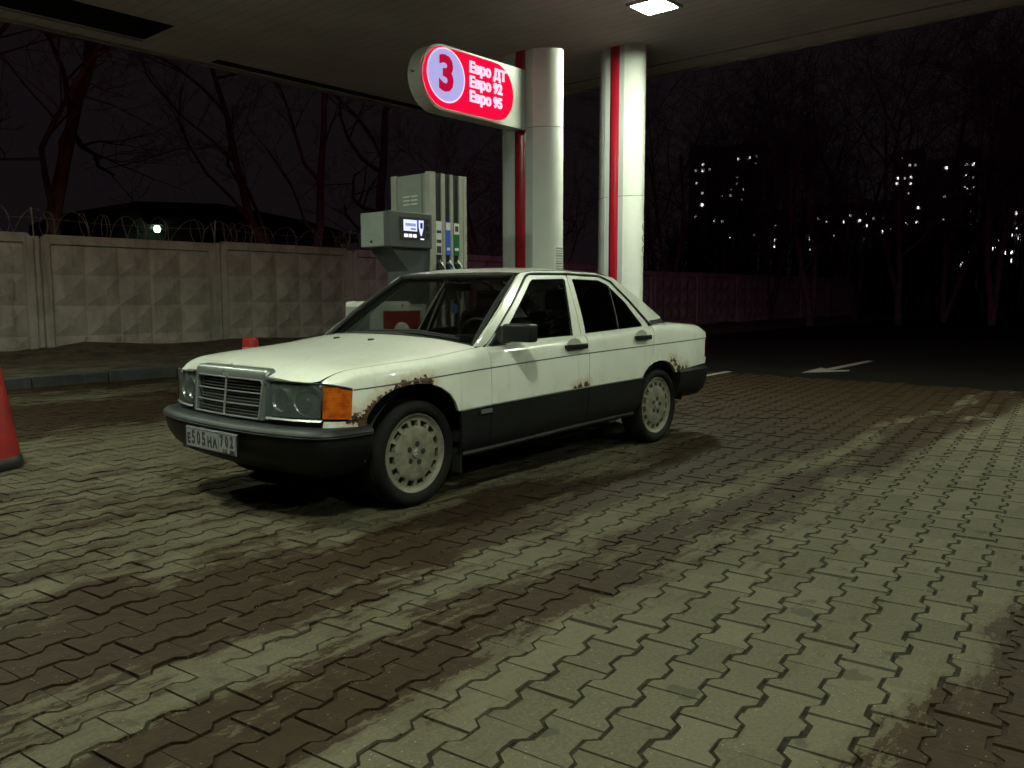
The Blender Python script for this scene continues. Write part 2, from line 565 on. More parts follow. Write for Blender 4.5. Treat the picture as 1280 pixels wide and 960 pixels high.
# asphalt road beyond the canopy
bm = BM()
bmesh.ops.create_grid(bm, x_segments=1, y_segments=1, size=1)
for v in bm.verts:
    v.co = ((11.62 if v.co.x < 0 else 90), (-60 if v.co.y < 0 else 11.9), -0.004)
road = tag(obj('road', bm, M['asphalt']), kind='structure')
bm = BM()
for pts in ([(12.46, 4.93), (13.15, 4.45), (13.40, 4.52), (13.22, 4.72), (13.55, 5.04)], [(13.28, 4.74), (15.5, 4.80), (15.5, 4.93), (13.42, 4.90)]):
    bm.faces.new([bm.verts.new((x, y, 0.0)) for x, y in pts])
obj('painted_arrow', bm, M['road_paint'], road)
bm = BM()
for pts in ([(10.7, 5.72), (11.9, 5.80), (11.9, 5.92), (10.7, 5.82)],):
    bm.faces.new([bm.verts.new((x, y, 0.006)) for x, y in pts])
obj('painted_line', bm, M['road_paint'], road)

# verge, kerb
bm = BM()
nx, ny = 120, 24
rv = random.Random(5)
from mathutils import noise as mnoise
def verge_z(x, y):
    base = 0.10 + 0.05 * (y - 12.1) / 5 + 0.09 * mnoise.noise(Vector((x * 0.9, y * 0.9, 0.3))) + 0.03 * mnoise.noise(Vector((x * 4, y * 4, 2)))
    if y > 16.0: base += 0.06 * (y - 16.0) * (1 if y < 17 else 1)
    base += 0.16 * math.exp(-((x - 6.7) ** 2) / 0.35 - (y - 16.5) ** 2 / 0.4)
    drop = 0.22 * min(1, max(0, (x - 18) / 8))
    return base - drop
grid = [[bm.verts.new((-6 + i * (76 / nx), lerp(12.08, 24, (j / ny) ** 1.5), 0)) for j in range(ny + 1)] for i in range(nx + 1)]
for col_ in grid:
    for v in col_:
        v.co.z = verge_z(v.co.x, v.co.y) if v.co.y > 12.1 else 0.08 - 0.2 * min(1, max(0, (v.co.x - 18) / 8))
for i in range(nx):
    for j in range(ny):
        bm.faces.new((grid[i][j], grid[i + 1][j], grid[i + 1][j + 1], grid[i][j + 1]))
tag(obj('verge', bm, M['soil'], sm=True, angle=80), kind='structure')
kerb = empty('kerb', (0, 0, 0))
tag(kerb, 'low dark kerb along the soil verge', kind='structure')
bmk = BM()
box(bmk, -0.492, 0.492, 11.86, 12.07, -0.1, 0.14, bev=0.012)
kme = None
for i in range(46):
    if kme is None:
        o = obj('kerb_stone', bmk, M['kerb'], kerb)
        kme = o.data
    else:
        o = bpy.data.objects.new('kerb_stone', kme)
        put(o, kerb)
    x = -3.5 + i
    o.location = (x, rv.gauss(0, 0.008), rv.gauss(0, 0.006) - 0.22 * min(1, max(0, (x - 18) / 8)))

# ================================================================== FENCE
fence = empty('concrete_fence', (0, 17, 0))
tag(fence, 'long concrete panel fence with raised diamond relief behind the forecourt', 'fence')
PWD, PHT = 3.52, 2.33
def fence_panel():
    bm = BM()
    x0, x1 = -PWD / 2, PWD / 2
    fx0, fx1, fz0, fz1 = x0 + 0.14, x1 - 0.14, 0.05, PHT - 0.17
    ch = 0.10
    outer = [(x0, -0.1), (x1, -0.1), (x1, PHT - ch), (x1 - ch * 0.9, PHT), (x0 + ch * 0.9, PHT), (x0, PHT - ch)]
    inner = [(fx0, fz0), (fx1, fz0), (fx1, fz1 - 0.03), (fx1 - 0.03, fz1), (fx0 + 0.03, fz1), (fx0, fz1 - 0.03)]
    yf, yb, yi = -0.10, 0.07, -0.02
    def ring(pts, y): return [bm.verts.new((a, y, b)) for a, b in pts]
    of, ob, inf, ini = ring(outer, yf), ring(outer, yb), ring(inner, yf), ring([(a * 0.985, lerp(b, 1.1, 0.02)) for a, b in inner], yi)
    n = 6
    for i in range(n):
        j = (i + 1) % n
        bm.faces.new((of[i], of[j], inf[j], inf[i]))
        bm.faces.new((inf[i], inf[j], ini[j], ini[i]))
        bm.faces.new((of[j], of[i], ob[i], ob[j]))
    bm.faces.new(ob[::-1])
    # pyramids
    cols, ch_ = 5, 0.585
    cw = (fx1 - fx0) / cols
    zt = fz1
    yrel = -0.100
    while zt > fz0 + 0.02:
        zb_ = max(fz0, zt - ch_)
        for c in range(cols):
            a0, a1 = fx0 + c * cw, fx0 + (c + 1) * cw
            apz = zt - ch_ * 0.5
            q = [bm.verts.new((a0, yi - 0.001, zb_)), bm.verts.new((a1, yi - 0.001, zb_)), bm.verts.new((a1, yi - 0.001, zt)), bm.verts.new((a0, yi - 0.001, zt))]
            # truncated pyramid (flat lozenge face)
            if zb_ > zt - ch_ + 0.01:
                k = [bm.verts.new((a0 + cw * .3, yrel, zb_)), bm.verts.new((a1 - cw * .3, yrel, zb_)), bm.verts.new((a1 - cw * .36, yrel, zt - ch_ * .30)), bm.verts.new((a0 + cw * .36, yrel, zt - ch_ * .30))]
            else:
                k = [bm.verts.new((a0 + cw * .42, yrel, zb_ + ch_ * .36)), bm.verts.new((a1 - cw * .42, yrel, zb_ + ch_ * .36)), bm.verts.new((a1 - cw * .42, yrel, zt - ch_ * .42)), bm.verts.new((a0 + cw * .42, yrel, zt - ch_ * .42))]
            for e in range(4):
                bm.faces.new((q[e], q[(e + 1) % 4], k[(e + 1) % 4], k[e]))
            bm.faces.new(k)
        zt -= ch_
    return bm
def fence_post():
    bm = BM()
    box(bm, -0.075, 0.075, -0.05, 0.12, -0.2, 2.30, bev=0.015)
    return bm
PITCH = 3.66
fp0 = 5.93 - 2 * PITCH
pme = qme = None
rf = random.Random(12)
for i in range(14):
    xa = fp0 + i * PITCH
    dz = -0.24 * min(1, max(0, (xa - 17) / 7)) + rf.gauss(0, 0.012) + 0.03
    if pme is None:
        o = obj('fence_panel', fence_panel(), M['concrete'], fence); pme = o.data
        p_ = obj('fence_post', fence_post(), M['concrete'], fence); qme = p_.data
    else:
        o = put(bpy.data.objects.new('fence_panel', pme), fence)
        p_ = put(bpy.data.objects.new('fence_post', qme), fence)
    o.location = (xa + PITCH / 2, rf.gauss(0, 0.015), dz)
    o.rotation_euler = (rf.gauss(0, 0.004), rf.gauss(0, 0.003), rf.gauss(0, 0.004))
    p_.location = (xa, 0, dz)
# razor wire: brackets on posts and one coil, all part of the wire run
wire = empty('razor_wire', (0, 17, 0))
tag(wire, 'coiled razor wire strung on angled brackets along the fence top', 'wire')
for i in range(8):
    xa = fp0 + i * PITCH
    bm = BM()
    tube(bm, [(xa, 0.02, 2.2), (xa, 0.02, 2.45), (xa - 0.10, -0.22, 2.82)], 0.016, 5)
    tube(bm, [(xa, 0.02, 2.45), (xa + 0.06, 0.25, 2.8)], 0.014, 5)
    obj('wire_bracket', bm, M['wire'], wire)
bm = BM()
pts = []
rw = random.Random(9)
x = fp0
ph = 0.0
phs = 0.0
while x < fp0 + 8 * PITCH:
    sag = 0.05 * math.sin((x - fp0) / PITCH * PI) ** 2
    rr = 0.23 + 0.07 * mnoise.noise(Vector((x * 1.3, 0, 0))) + 0.06 * mnoise.noise(Vector((x * 4.1, 3, 0)))
    pts.append((x + 0.16 * math.sin(ph * 0.5) + 0.22 * mnoise.noise(Vector((x * 2.2, 7, ph * .15))), -0.06 + rr * 0.75 * math.cos(ph), 2.59 - sag + 0.09 * mnoise.noise(Vector((x * 1.9, 5, 1))) + rr * math.sin(ph)))
    ph += 2 * PI / 14
    x += 0.27 / 14 * (1 + 0.4 * math.sin(x * 2.3))
tube(bm, pts, 0.0060, 3)
tube(bm, [(fp0 + i * PITCH / 3, -0.12, 2.62 + (0.03 if i % 3 == 0 else -0.02)) for i in range(24)], 0.005, 3)
obj('wire_coil', bm, M['wire'], wire)

# ================================================================== CANOPY
CX1, CY1 = 12.1, 12.25
CX0, CY0 = -8.0, -8.0
canopy = empty('canopy', (0, 0, CEIL))
tag(canopy, 'large flat filling station canopy with slatted lining over the forecourt', 'canopy')
def cz(bm, x0, x1, y0, y1, z=0.0):
    bm.faces.new([bm.verts.new(v) for v in ((x0, y0, z), (x0, y1, z), (x1, y1, z), (x1, y0, z))])
S1 = (-3.0, 5.70, 10.92, 11.80)      # missing lining strip
S2 = (6.9, 11.75, 11.93, 12.16)      # narrow gap by the rim
bm = BM()
cz(bm, CX0, CX1, CY0, S1[2])
cz(bm, CX0, S1[0], S1[2], S1[3]); cz(bm, S1[1], CX1, S1[2], S1[3])
cz(bm, CX0, CX1, S1[3], S2[2])
cz(bm, CX0, S2[0], S2[2], S2[3]); cz(bm, S2[1], CX1, S2[2], S2[3])
cz(bm, CX0, CX1, S2[3], CY1)
obj('ceiling_lining', bm, M['ceiling'], canopy)
for S in (S1, S2):
    bm = BM()
    x0, x1, y0, y1 = S
    vs0 = [bm.verts.new(v) for v in ((x0, y0, 0), (x1, y0, 0), (x1, y1, 0), (x0, y1, 0))]
    vs1 = [bm.verts.new((v.co.x, v.co.y, 0.35)) for v in vs0]
    for i in range(4):
        bm.faces.new((vs0[i], vs0[(i + 1) % 4], vs1[(i + 1) % 4], vs1[i]))
    bm.faces.new(vs1)
    obj('open_ceiling_bay', bm, M['dark_void'], canopy)
bm = BM(); box(bm, CX0, CX1, CY0, CY1, 0.40, 0.9); obj('roof_deck', bm, M['dark_void'], canopy)
bm = BM(); box(bm, CX0, CX1 + 0.06, CY1 + 0.002, CY1 + 0.06, -0.035, 0.95); obj('fascia', bm, M['canopy_trim'], canopy)
bm = BM(); box(bm, CX1 + 0.002, CX1 + 0.06, CY0, CY1, -0.035, 0.95); obj('fascia', bm, M['canopy_trim'], canopy)
bm = BM(); box(bm, CX0, CX1, CY0 - 0.06, CY0 - 0.002, -0.035, 0.95); obj('fascia', bm, M['canopy_trim'], canopy)
bm = BM(); box(bm, CX0 - 0.06, CX0 - 0.002, CY0, CY1, -0.035, 0.95); obj('fascia', bm, M['canopy_trim'], canopy)
bm = BM(); box(bm, CX1 - 0.52, CX1 - 0.49, CY0, CY1 - 0.5, -0.02, -0.002); obj('rim_trim', bm, M['canopy_trim'], canopy)
bm = BM(); box(bm, CX0, S1[1], S1[3] + 0.04, S1[3] + 0.07, -0.02, -0.002); obj('rim_trim', bm, M['canopy_trim'], canopy)
bm = BM(); box(bm, CX0, CX1, CY1 + 0.062, CY1 + 0.09, 0.12, 0.80); obj('lit_fascia_band', bm, M['fascia_red'], canopy)
bm = BM(); box(bm, CX1 + 0.062, CX1 + 0.09, CY0, CY1, 0.12, 0.80); obj('lit_fascia_band', bm, M['fascia_magenta'], canopy)

LAMP_LAB = ['lit square canopy lamp nearest the plain striped column', 'lit canopy lamp above the left of the bonnet, out of frame', 'lit canopy lamp above the photographer, out of frame',
            'lit canopy lamp closest to the concrete fence, out of frame', 'lit canopy lamp above the paving at far right, out of frame', 'lit canopy lamp behind the photographer, out of frame', 'lit canopy lamp behind and right of the photographer, out of frame']
lamp0 = None
for i, (lx, ly) in enumerate(LAMPS):
    t = empty('canopy_lamp', (lx, ly, CEIL))
    tag(t, LAMP_LAB[i], 'lamp', 'canopy lamps')
    if lamp0 is None:
        bm = BM()
        for a in (-1, 1):
            box(bm, a * 0.235 - 0.02, a * 0.235 + 0.02, -0.255, 0.255, -0.04, -0.003)
            box(bm, -0.215, 0.215, a * 0.235 - 0.02, a * 0.235 + 0.02, -0.04, -0.003)
        h_ = obj('lamp_housing', bm, M['white_metal'], t)
        bm = BM(); box(bm, -0.214, 0.214, -0.214, 0.214, -0.022, -0.012)
        d_ = obj('lamp_diffuser', bm, M['lamp_glass'], t)
        lamp0 = (h_.data, d_.data)
    else:
        put(bpy.data.objects.new('lamp_housing', lamp0[0]), t)
        put(bpy.data.objects.new('lamp_diffuser', lamp0[1]), t)

# ================================================================== PUMP ISLAND
bm = BM()
pts = []
for k in range(9):
    a = PI / 2 + PI * k / 8
    pts.append((4.85 + 0.85 * math.cos(a), 6.98 + 0.85 * math.sin(a)))
for k in range(9):
    a = -PI / 2 + PI * k / 8
    pts.append((11.0 + 0.85 * math.cos(a), 6.98 + 0.85 * math.sin(a)))
prism(bm, pts, lambda a, b, d: (a, b, d), -0.02, 0.15)
bmesh.ops.bevel(bm, geom=[e for e in bm.edges if all(v.co.z > 0.1 for v in e.verts)], offset=0.02, segments=2, affect='EDGES')
tag(obj('pump_island', bm, M['island']), 'raised concrete island carrying the pump and columns', 'island')

def column(name, Xf, Yc, hw, red, a, b, top, seam, label):
    """two bowed white half shells around flat ends with a red strip"""
    t = empty(name, (Xf + a, Yc, 0.15))
    tag(t, label, 'column')
    z1 = top - 0.15
    for s in (-1, 1):
        for (za, zb_) in ((0.0, seam - 0.15 - 0.004), (seam - 0.15 + 0.004, z1)):
            bm = BM()
            pts = [(-a, s * (red / 2 + 0.004)), (-a, s * (hw - 0.012)), (-a + 0.008, s * (hw + 0.002))]
            for k in range(1, 24):
                tt = -1 + 2 * k / 24
                pts.append((a * tt, s * (hw + b * (1 - tt * tt))))
            pts += [(a, s * hw), (a, s * (red / 2 + 0.004))]
            A = [bm.verts.new((x, y, za)) for x, y in pts]
            B = [bm.verts.new((x, y, zb_)) for x, y in pts]
            for i in range(len(pts) - 1):
                f = bm.faces.new((A[i], A[i + 1], B[i + 1], B[i]) if s > 0 else (A[i + 1], A[i], B[i], B[i + 1]))
                if i == 0: f.material_index = 1
            bm.faces.new(B)
            obj('column_shell', bm, [M['white_metal'], M['white_end']], t, sm=True, angle=22)
    bm = BM()
    box(bm, -a + 0.02, a - 0.02, -hw - b * 0.5, hw + b * 0.5, 0, z1 - 0.02)
    # keep the core inside the ellipse
    for v in bm.verts: v.co.x *= 0.55
    obj('column_core', bm, M['seam'], t)
    bm = BM()
    for sx in (-1, 1):
        n = 8
        ring0, ring1 = [], []
        for k in range(n + 1):
            yy = -red / 2 + red * k / n
            xx = sx * (a - 0.012 + 0.020 * (1 - (2 * k / n - 1) ** 2) ** 0.5)
            ring0.append(bm.verts.new((xx, yy, 0))); ring1.append(bm.verts.new((xx, yy, z1 + 0.01)))
        for k in range(n):
            bm.faces.new((ring0[k], ring0[k + 1], ring1[k + 1], ring1[k]))
    obj('red_strip', bm, M['red_gloss'], t, sm=True, angle=60)
    return t
pyl = column('sign_column', 8.215, 6.997, 0.221, 0.170, 0.243, 0.25, 4.25, 3.30, 'white bowed column with red strip carrying the lit number three sign')
col2 = column('canopy_column', 10.356, 7.008, 0.176, 0.150, 0.20, 0.21, CEIL, 2.64, 'plain white bowed column with red strip and no sign attached')
# notices on the shells, bent to the bow of the shell
def bow(bm, hw, a, b):
    for k in range(-9, 10):
        bmesh.ops.bisect_plane(bm, geom=bm.verts[:] + bm.edges[:] + bm.faces[:], plane_co=(k * 0.02, 0, 0), plane_no=(1, 0, 0))
    for v in bm.verts:
        v.co.y -= hw + b * (1 - (v.co.x / a) ** 2)
    return bm
bm = BM(); box(bm, -0.10, 0.135, -0.004, -0.001, 1.36, 1.67)
n1 = obj('paper_notice', bow(bm, 0.223, 0.243, 0.25), M['label_white'], pyl)
bm = BM()
for k in range(9):
    zz = 1.64 - k * 0.032
    box(bm, -0.075, 0.11 - 0.03 * ((k * 7) % 3), -0.007, -0.005, zz - 0.009, zz + (0.003 if k % 3 else 0.009))
obj('printed_lines', bow(bm, 0.223, 0.243, 0.25), M['ink_grey'], n1)
bm = BM(); box(bm, -0.045, 0.105, -0.004, -0.001, 1.62, 2.12)
n2 = obj('pictogram_plate', bow(bm, 0.178, 0.20, 0.21), M['label_white'], col2)
for k in range(3):
    zc_ = 2.04 - 0.165 * k
    bm = BM()
    lathe(bm, [(0.056, -0.005), (0.058, -0.006), (0.046, -0.006), (0.044, -0.005)], lambda a, b, h: (0.03 + a, h, zc_ + b), 18)
    box(bm, 0.02, 0.04, -0.007, -0.0055, zc_ - 0.03, zc_ + 0.03)
    obj('pictogram', bow(bm, 0.178, 0.20, 0.21), M['ink'], n2)

# lit sign on an arm
sign = empty('pump_number_sign', (8.20, 7.0, 3.64))
tag(sign, 'lit red stadium-shaped sign with number 3 and three fuel grades', 'sign')
SX0, SX1, SR = 6.425 - 8.2, 7.93 - 8.2, 0.345
def stadium(x0, x1, r, n=14, square_right=False):
    pts = []
    for k in range(n + 1):
        a = PI / 2 + PI * k / n
        pts.append((x0 + r + r * math.cos(a), r * math.sin(a)))
    if square_right:
        pts += [(x1, -r), (x1, r)]
    else:
        for k in range(n + 1):
            a = -PI / 2 + PI * k / n
            pts.append((x1 - r + r * math.cos(a), r * math.sin(a)))
    return pts
bm = BM()
prism(bm, stadium(SX0 - 0.02, 0.012, SR + 0.02, 16, True), lambda a, b, d: (a, d, b), 0.10, -0.10)
obj('sign_case', bm, M['sign_case'], sign, sm=True, angle=40)
bm = BM()
prism(bm, stadium(SX0 + 0.005, SX1 + 0.03, SR - 0.005), lambda a, b, d: (a, d, b), -0.101, -0.112)
face_ = obj('lit_face', bm, M['sign_red'], sign)
bm = BM()
o0, o1 = stadium(SX0 - 0.004, SX1 + 0.04, SR + 0.004), stadium(SX0 + 0.008, SX1 + 0.028, SR - 0.008)
A = [bm.verts.new((a, -0.116, b)) for a, b in o0]; B = [bm.verts.new((a, -0.116, b)) for a, b in o1]
for i in range(len(A)):
    j = (i + 1) % len(A)
    bm.faces.new((A[i], A[j], B[j], B[i]))
obj('face_rim', bm, M['sign_case'], sign)
dcx, dcz = 6.795 - 8.2, 3.690 - 3.64 - 0.02
bm = BM(); lathe(bm, [(0.0, -0.116), (0.285, -0.116), (0.285, -0.112)], lambda a, b, h: (dcx + a, h, dcz + b), 40)
disc = obj('number_disc', bm, M['sign_blue'], sign)
bm = BM(); lathe(bm, [(0.284, -0.1165), (0.302, -0.1165)], lambda a, b, h: (dcx + a, h, dcz + b), 40)
obj('disc_rim', bm, M['sign_white'], disc)
text_obj('number_three', '3', emit('number_red_lit', (0.62, 0.004, 0.05), 0.8, (0.03, 0.001, 0.002)), 0.52, fr((dcx + 0.0, -0.119, dcz + 0.0), (1, 0, 0), (0, 0, 1)), disc, 0.001, 0.022)
for k, s_ in enumerate(('Евро ДТ', 'Евро 92', 'Евро 95')):
    text_obj('fuel_grade_text', s_, M['sign_white'], 0.163, fr((7.165 - 8.2, -0.117, 0.195 - 0.165 * k), (1, 0, 0), (0, 0, 1)), sign, 0.001, 0.0082, 'LEFT', 0.97, 0.0095)
bm = BM(); tube(bm, [(SX0 - 0.02, 0, 0.02), (SX0 - 0.06, 0, 0.02), (SX0 - 0.075, 0, 0.03)], [0.012, 0.012, 0.004], 6)
obj('end_pin', bm, M['steel'], sign)

# ================================================================== FUEL DISPENSER
DX, DY, DZ = 6.236, 6.55, 0.15
disp = empty('fuel_dispenser', (DX, DY, DZ))
tag(disp, 'tall grey fuel dispenser with lit screen and three hose bays', 'fuel dispenser')
DH, DWX, DWY = 2.37, 0.556, 0.655
bm = BM(); box(bm, 0.0, DWX, 0.06, DWY, 0, DH - 0.012, bev=0.008)
obj('cabinet', bm, M['disp_green'], disp)
bm = BM()
box(bm, -0.012, 0.075, 0.028, 0.10, 0, DH)
obj('corner_post', bm, M['disp_metal'], disp)
bm = BM(); box(bm, -0.010, 0.012, DWY - 0.09, DWY + 0.003, 0, DH - 0.004); obj('corner_post', bm, M['disp_metal'], disp)
for (a, b) in ((0.166, 0.226), (0.300, 0.350), (0.436, 0.565)):
    bm = BM(); box(bm, a, b, 0.030, 0.09, 0, DH - 0.004, bev=0.006); obj('front_rib', bm, M['disp_metal'], disp)
bm = BM(); box(bm, 0.50, 0.503, 0.027, 0.030, 0, DH - 0.03); obj('rib_seam', bm, M['seam'], disp)
bays = [(0.076, 0.165), (0.227, 0.299), (0.351, 0.435)]
for k, (a, b) in enumerate(bays):
    bm = BM(); box(bm, a, b, 0.05, 0.088, 0, DH - 0.006); obj('hose_bay', bm, M['black_plastic'], disp)
    lab_m = (M['label_white'], M['label_blue'], M['label_green'])[k]
    z1_ = 1.86 - DZ + 0.14
    bm = BM(); box(bm, a + 0.001, b - 0.001, 0.030, 0.0495, z1_ - 0.36, z1_)
    pl = obj('fuel_label', bm, lab_m, disp)
    bm = BM(); box(bm, a + 0.002, b - 0.002, 0.0265, 0.0295, z1_ - (0.09 if k < 2 else 0.13), z1_ - 0.01)
    obj('label_header', bm, M['label_white'], pl)
    for q, (d0, d1) in enumerate(((0.10, 0.13), (0.20, 0.235), (0.27, 0.345)) if k == 0 else ((0.28, 0.31),)):
        bm = BM(); box(bm, a + 0.012, b - 0.012, 0.0265, 0.0292, z1_ - d1, z1_ - d0)
        obj('label_print', bm, M['ink'] if k == 0 else M['label_white'], pl)
    if k == 2:
        bm = BM(); box(bm, a + 0.018, b - 0.018, 0.0235, 0.0262, z1_ - 0.10, z1_ - 0.04); obj('label_print', bm, M['ink'], pl)
    bm = BM(); box(bm, a + 0.004, b - 0.004, -0.02, 0.0495, 1.0, 1.40, bev=0.01); obj('nozzle_boot', bm, M['black_plastic'], disp)
    # nozzle hanging in its boot
    xc = (a + b) / 2
    nz = (M['black_plastic'], M['label_blue'], M['label_green'])[k]
    noz = BM()
    tube(noz, [(xc, 0.03, 1.41), (xc, -0.015, 1.31), (xc + 0.005, -0.05, 1.22), (xc + 0.01, -0.06, 1.13)], [0.018, 0.026, 0.034, 0.030], 10)
    box(noz, xc - 0.028, xc + 0.036, -0.105, -0.035, 1.12, 1.20, bev=0.016, seg=2)
    nzo = obj('nozzle', noz, nz, disp, sm=True)
    bm = BM()
    tube(bm, [(xc - 0.012, 0.0, 1.43), (xc - 0.008, -0.05, 1.37), (xc + 0.006, -0.085, 1.28), (xc + 0.012, -0.09, 1.22)], 0.0075, 7)
    obj('lever', bm, M['steel'], nzo, sm=True)
    bm = BM()
    tube(bm, [(xc + 0.01, -0.08, 1.14), (xc + 0.02, -0.10, 0.9), (xc + 0.03, -0.09, 0.55), (xc + 0.02, -0.02, 0.35), (xc, 0.06, 0.5)], 0.016, 7)
    obj('hose', bm, M['black_plastic'], nzo, sm=True)
for r_ in range(3):
    for c_ in range(2):
        bm = BM(); box(bm, -0.006, -0.001, 0.235 + c_ * 0.125, 0.335 + c_ * 0.125, 2.035 + r_ * 0.042, 2.049 + r_ * 0.042)
        obj('vent_slot', bm, M['label_white'], disp)
bm = BM(); box(bm, -0.004, -0.001, 0.155, 0.165, 0, DH - 0.02); obj('door_seam', bm, M['seam'], disp)
# terminal head cantilevered on the near end
TZ0, TZ1 = 1.70 - DZ, 2.058 - DZ
TX0 = 5.63 - DX
bm = BM(); box(bm, TX0, -0.014, 0.02, 0.47, TZ0, TZ1, bev=0.01); tb = obj('terminal_head', bm, M['disp_green'], disp)
bm = BM(); box(bm, TX0 - 0.004, -0.0145, -0.012, 0.10, TZ0 - 0.008, TZ1 + 0.006, bev=0.012); obj('terminal_front', bm, M['disp_dark'], tb)
bm = BM(); box(bm, TX0 + 0.13, TX0 + 0.475, -0.018, -0.0125, TZ0 + 0.075, TZ1 - 0.05); bez = obj('screen_bezel', bm, M['black_plastic'], tb)
bm = BM(); box(bm, TX0 + 0.175, TX0 + 0.36, -0.0225, -0.0185, TZ0 + 0.165, TZ1 - 0.078); sc_ = obj('screen', bm, M['screen'], tb)
bm = BM()
for k in range(9):
    xx = TX0 + 0.20 + k * 0.016
    box(bm, xx, xx + 0.010, -0.0245, -0.0228, TZ0 + 0.215, TZ0 + 0.245)
box(bm, TX0 + 0.27, TX0 + 0.34, -0.0245, -0.0228, TZ0 + 0.18, TZ0 + 0.195)
obj('screen_digits', bm, M['screen_ink'], sc_)
for k in range(3):
    bm = BM(); box(bm, TX0 + 0.180 + k * 0.062, TX0 + 0.228 + k * 0.062, -0.0225, -0.0185, TZ0 + 0.10, TZ0 + 0.135, bev=0.004); obj('key', bm, M['button'], tb)
bm = BM()
prism(bm, [(TX0 + 0.385, TZ1 - 0.075), (TX0 + 0.455, TZ1 - 0.075), (TX0 + 0.45, TZ1 - 0.16), (TX0 + 0.425, TZ1 - 0.235), (TX0 + 0.412, TZ1 - 0.235), (TX0 + 0.388, TZ1 - 0.16)], lambda a, b, d: (a, d, b), -0.0185, -0.022)
rd = obj('card_reader', bm, M['screen'], tb)
bm = BM(); box(bm, TX0 + 0.405, TX0 + 0.437, -0.0255, -0.0225, TZ1 - 0.16, TZ1 - 0.10); obj('reader_slot', bm, M['black_plastic'], rd)
bm = BM(); box(bm, TX0 + 0.41, TX0 + 0.46, -0.021, -0.0185, TZ0 + 0.08, TZ0 + 0.095); obj('key', bm, M['button'], tb)
bm = BM()
for k in range(3): box(bm, TX0 + 0.50, TX0 + 0.545, -0.018, -0.0125, TZ0 + 0.10 + k * 0.075, TZ0 + 0.155 + k * 0.075)
obj('keypad', bm, M['black_plastic'], tb)
bm = BM(); lathe(bm, [(0.0, -0.012), (0.012, -0.010), (0.016, 0.0)], lambda a, b, h: (TX0 + h, 0.29 + a, TZ0 + 0.055 + b), 12); obj('lock', bm, M['black_plastic'], tb)
bm = BM()
prism(bm, [(TX0 + 0.06, TZ0 - 0.008), (-0.014, TZ0 - 0.008), (-0.014, 0.0), (-0.30, 0.0), (-0.30, 1.30)], lambda a, b, d: (a, d, b), 0.05, 0.40)
obj('support_gusset', bm, M['disp_dark'], disp)

# cleaning cabinet standing below the terminal
cab = empty('service_cabinet', (5.43, 6.60, 0.15))
tag(cab, 'low white-framed cabinet with red front panel seen through the windscreen', 'cabinet')
CW, CD, CHT = 0.765, 0.46, 0.985
bm = BM(); box(bm, 0.0, CW, 0.0, CD, 0, CHT, bev=0.03, seg=3); obj('shell', bm, M['white_metal'], cab, sm=True)
bm = BM(); box(bm, 0.14, CW - 0.12, -0.012, 0.002, 0.45, CHT - 0.10); obj('red_panel', bm, M['plastic_red'], cab)
bm = BM(); box(bm, -0.006, 0.002, 0.05, CD - 0.035, 0.06, CHT - 0.055); obj('grey_side_panel', bm, M['disp_dark'] if False else simple('cabinet_grey', (0.22, 0.23, 0.22), 0.5), cab)
bm = BM(); lathe(bm, [(0.0, -0.075), (0.05, -0.075), (0.055, -0.07), (0.055, -0.05), (0.10, -0.045), (0.105, -0.035), (0.105, -0.012)], lambda a, b, h: (0.37 + a, h, 0.66 + b), 24)
obj('paper_roll', bm, M['label_white'], cab, sm=True)
bm = BM(); box(bm, 0.39, 0.41, -0.008, 0.0, CHT - 0.06, CHT - 0.03); obj('latch', bm, M['ink'], cab)

# red delineator at the left edge and red post by the island
cone = empty('traffic_delineator', (1.906, 6.467, 0.0))
tag(cone, 'red tapered plastic delineator with black base at the left edge', 'bollard')
bm = BM(); lathe(bm, [(0.0, 0.004), (0.178, 0.004), (0.182, 0.02), (0.176, 0.075), (0.168, 0.085)], zframe(0, 0), 28); obj('black_base', bm, M['black_plastic'], cone, sm=True)
bm = BM(); lathe(bm, [(0.166, 0.08), (0.155, 0.16), (0.120, 0.42), (0.088, 0.66), (0.076, 0.725), (0.060, 0.735), (0.0, 0.735)], zframe(0, 0), 28); obj('cone_body', bm, M['plastic_red'], cone, sm=True)
bm = BM(); lathe(bm, [(0.03, 0.73), (0.026, 0.80), (0.036, 0.815), (0.054, 0.835), (0.058, 0.86), (0.05, 0.885), (0.0, 0.895)], zframe(0, 0), 20); obj('top_knob', bm, M['plastic_red'], cone, sm=True)
post = empty('guard_post', (3.88, 6.36, 0.0))
tag(post, 'short red guard post behind the car bonnet', 'bollard')
bm = BM(); lathe(bm, [(0.066, 0.0), (0.066, 0.80), (0.062, 0.825), (0.05, 0.835), (0.0, 0.84)], zframe(0, 0), 22); obj('post_body', bm, M['plastic_red'], post, sm=True)
bm = BM(); lathe(bm, [(0.068, 0.735), (0.0685, 0.755), (0.066, 0.757)], zframe(0, 0), 22); obj('post_band', bm, simple('pale_band', (0.35, 0.2, 0.18), 0.5), post)

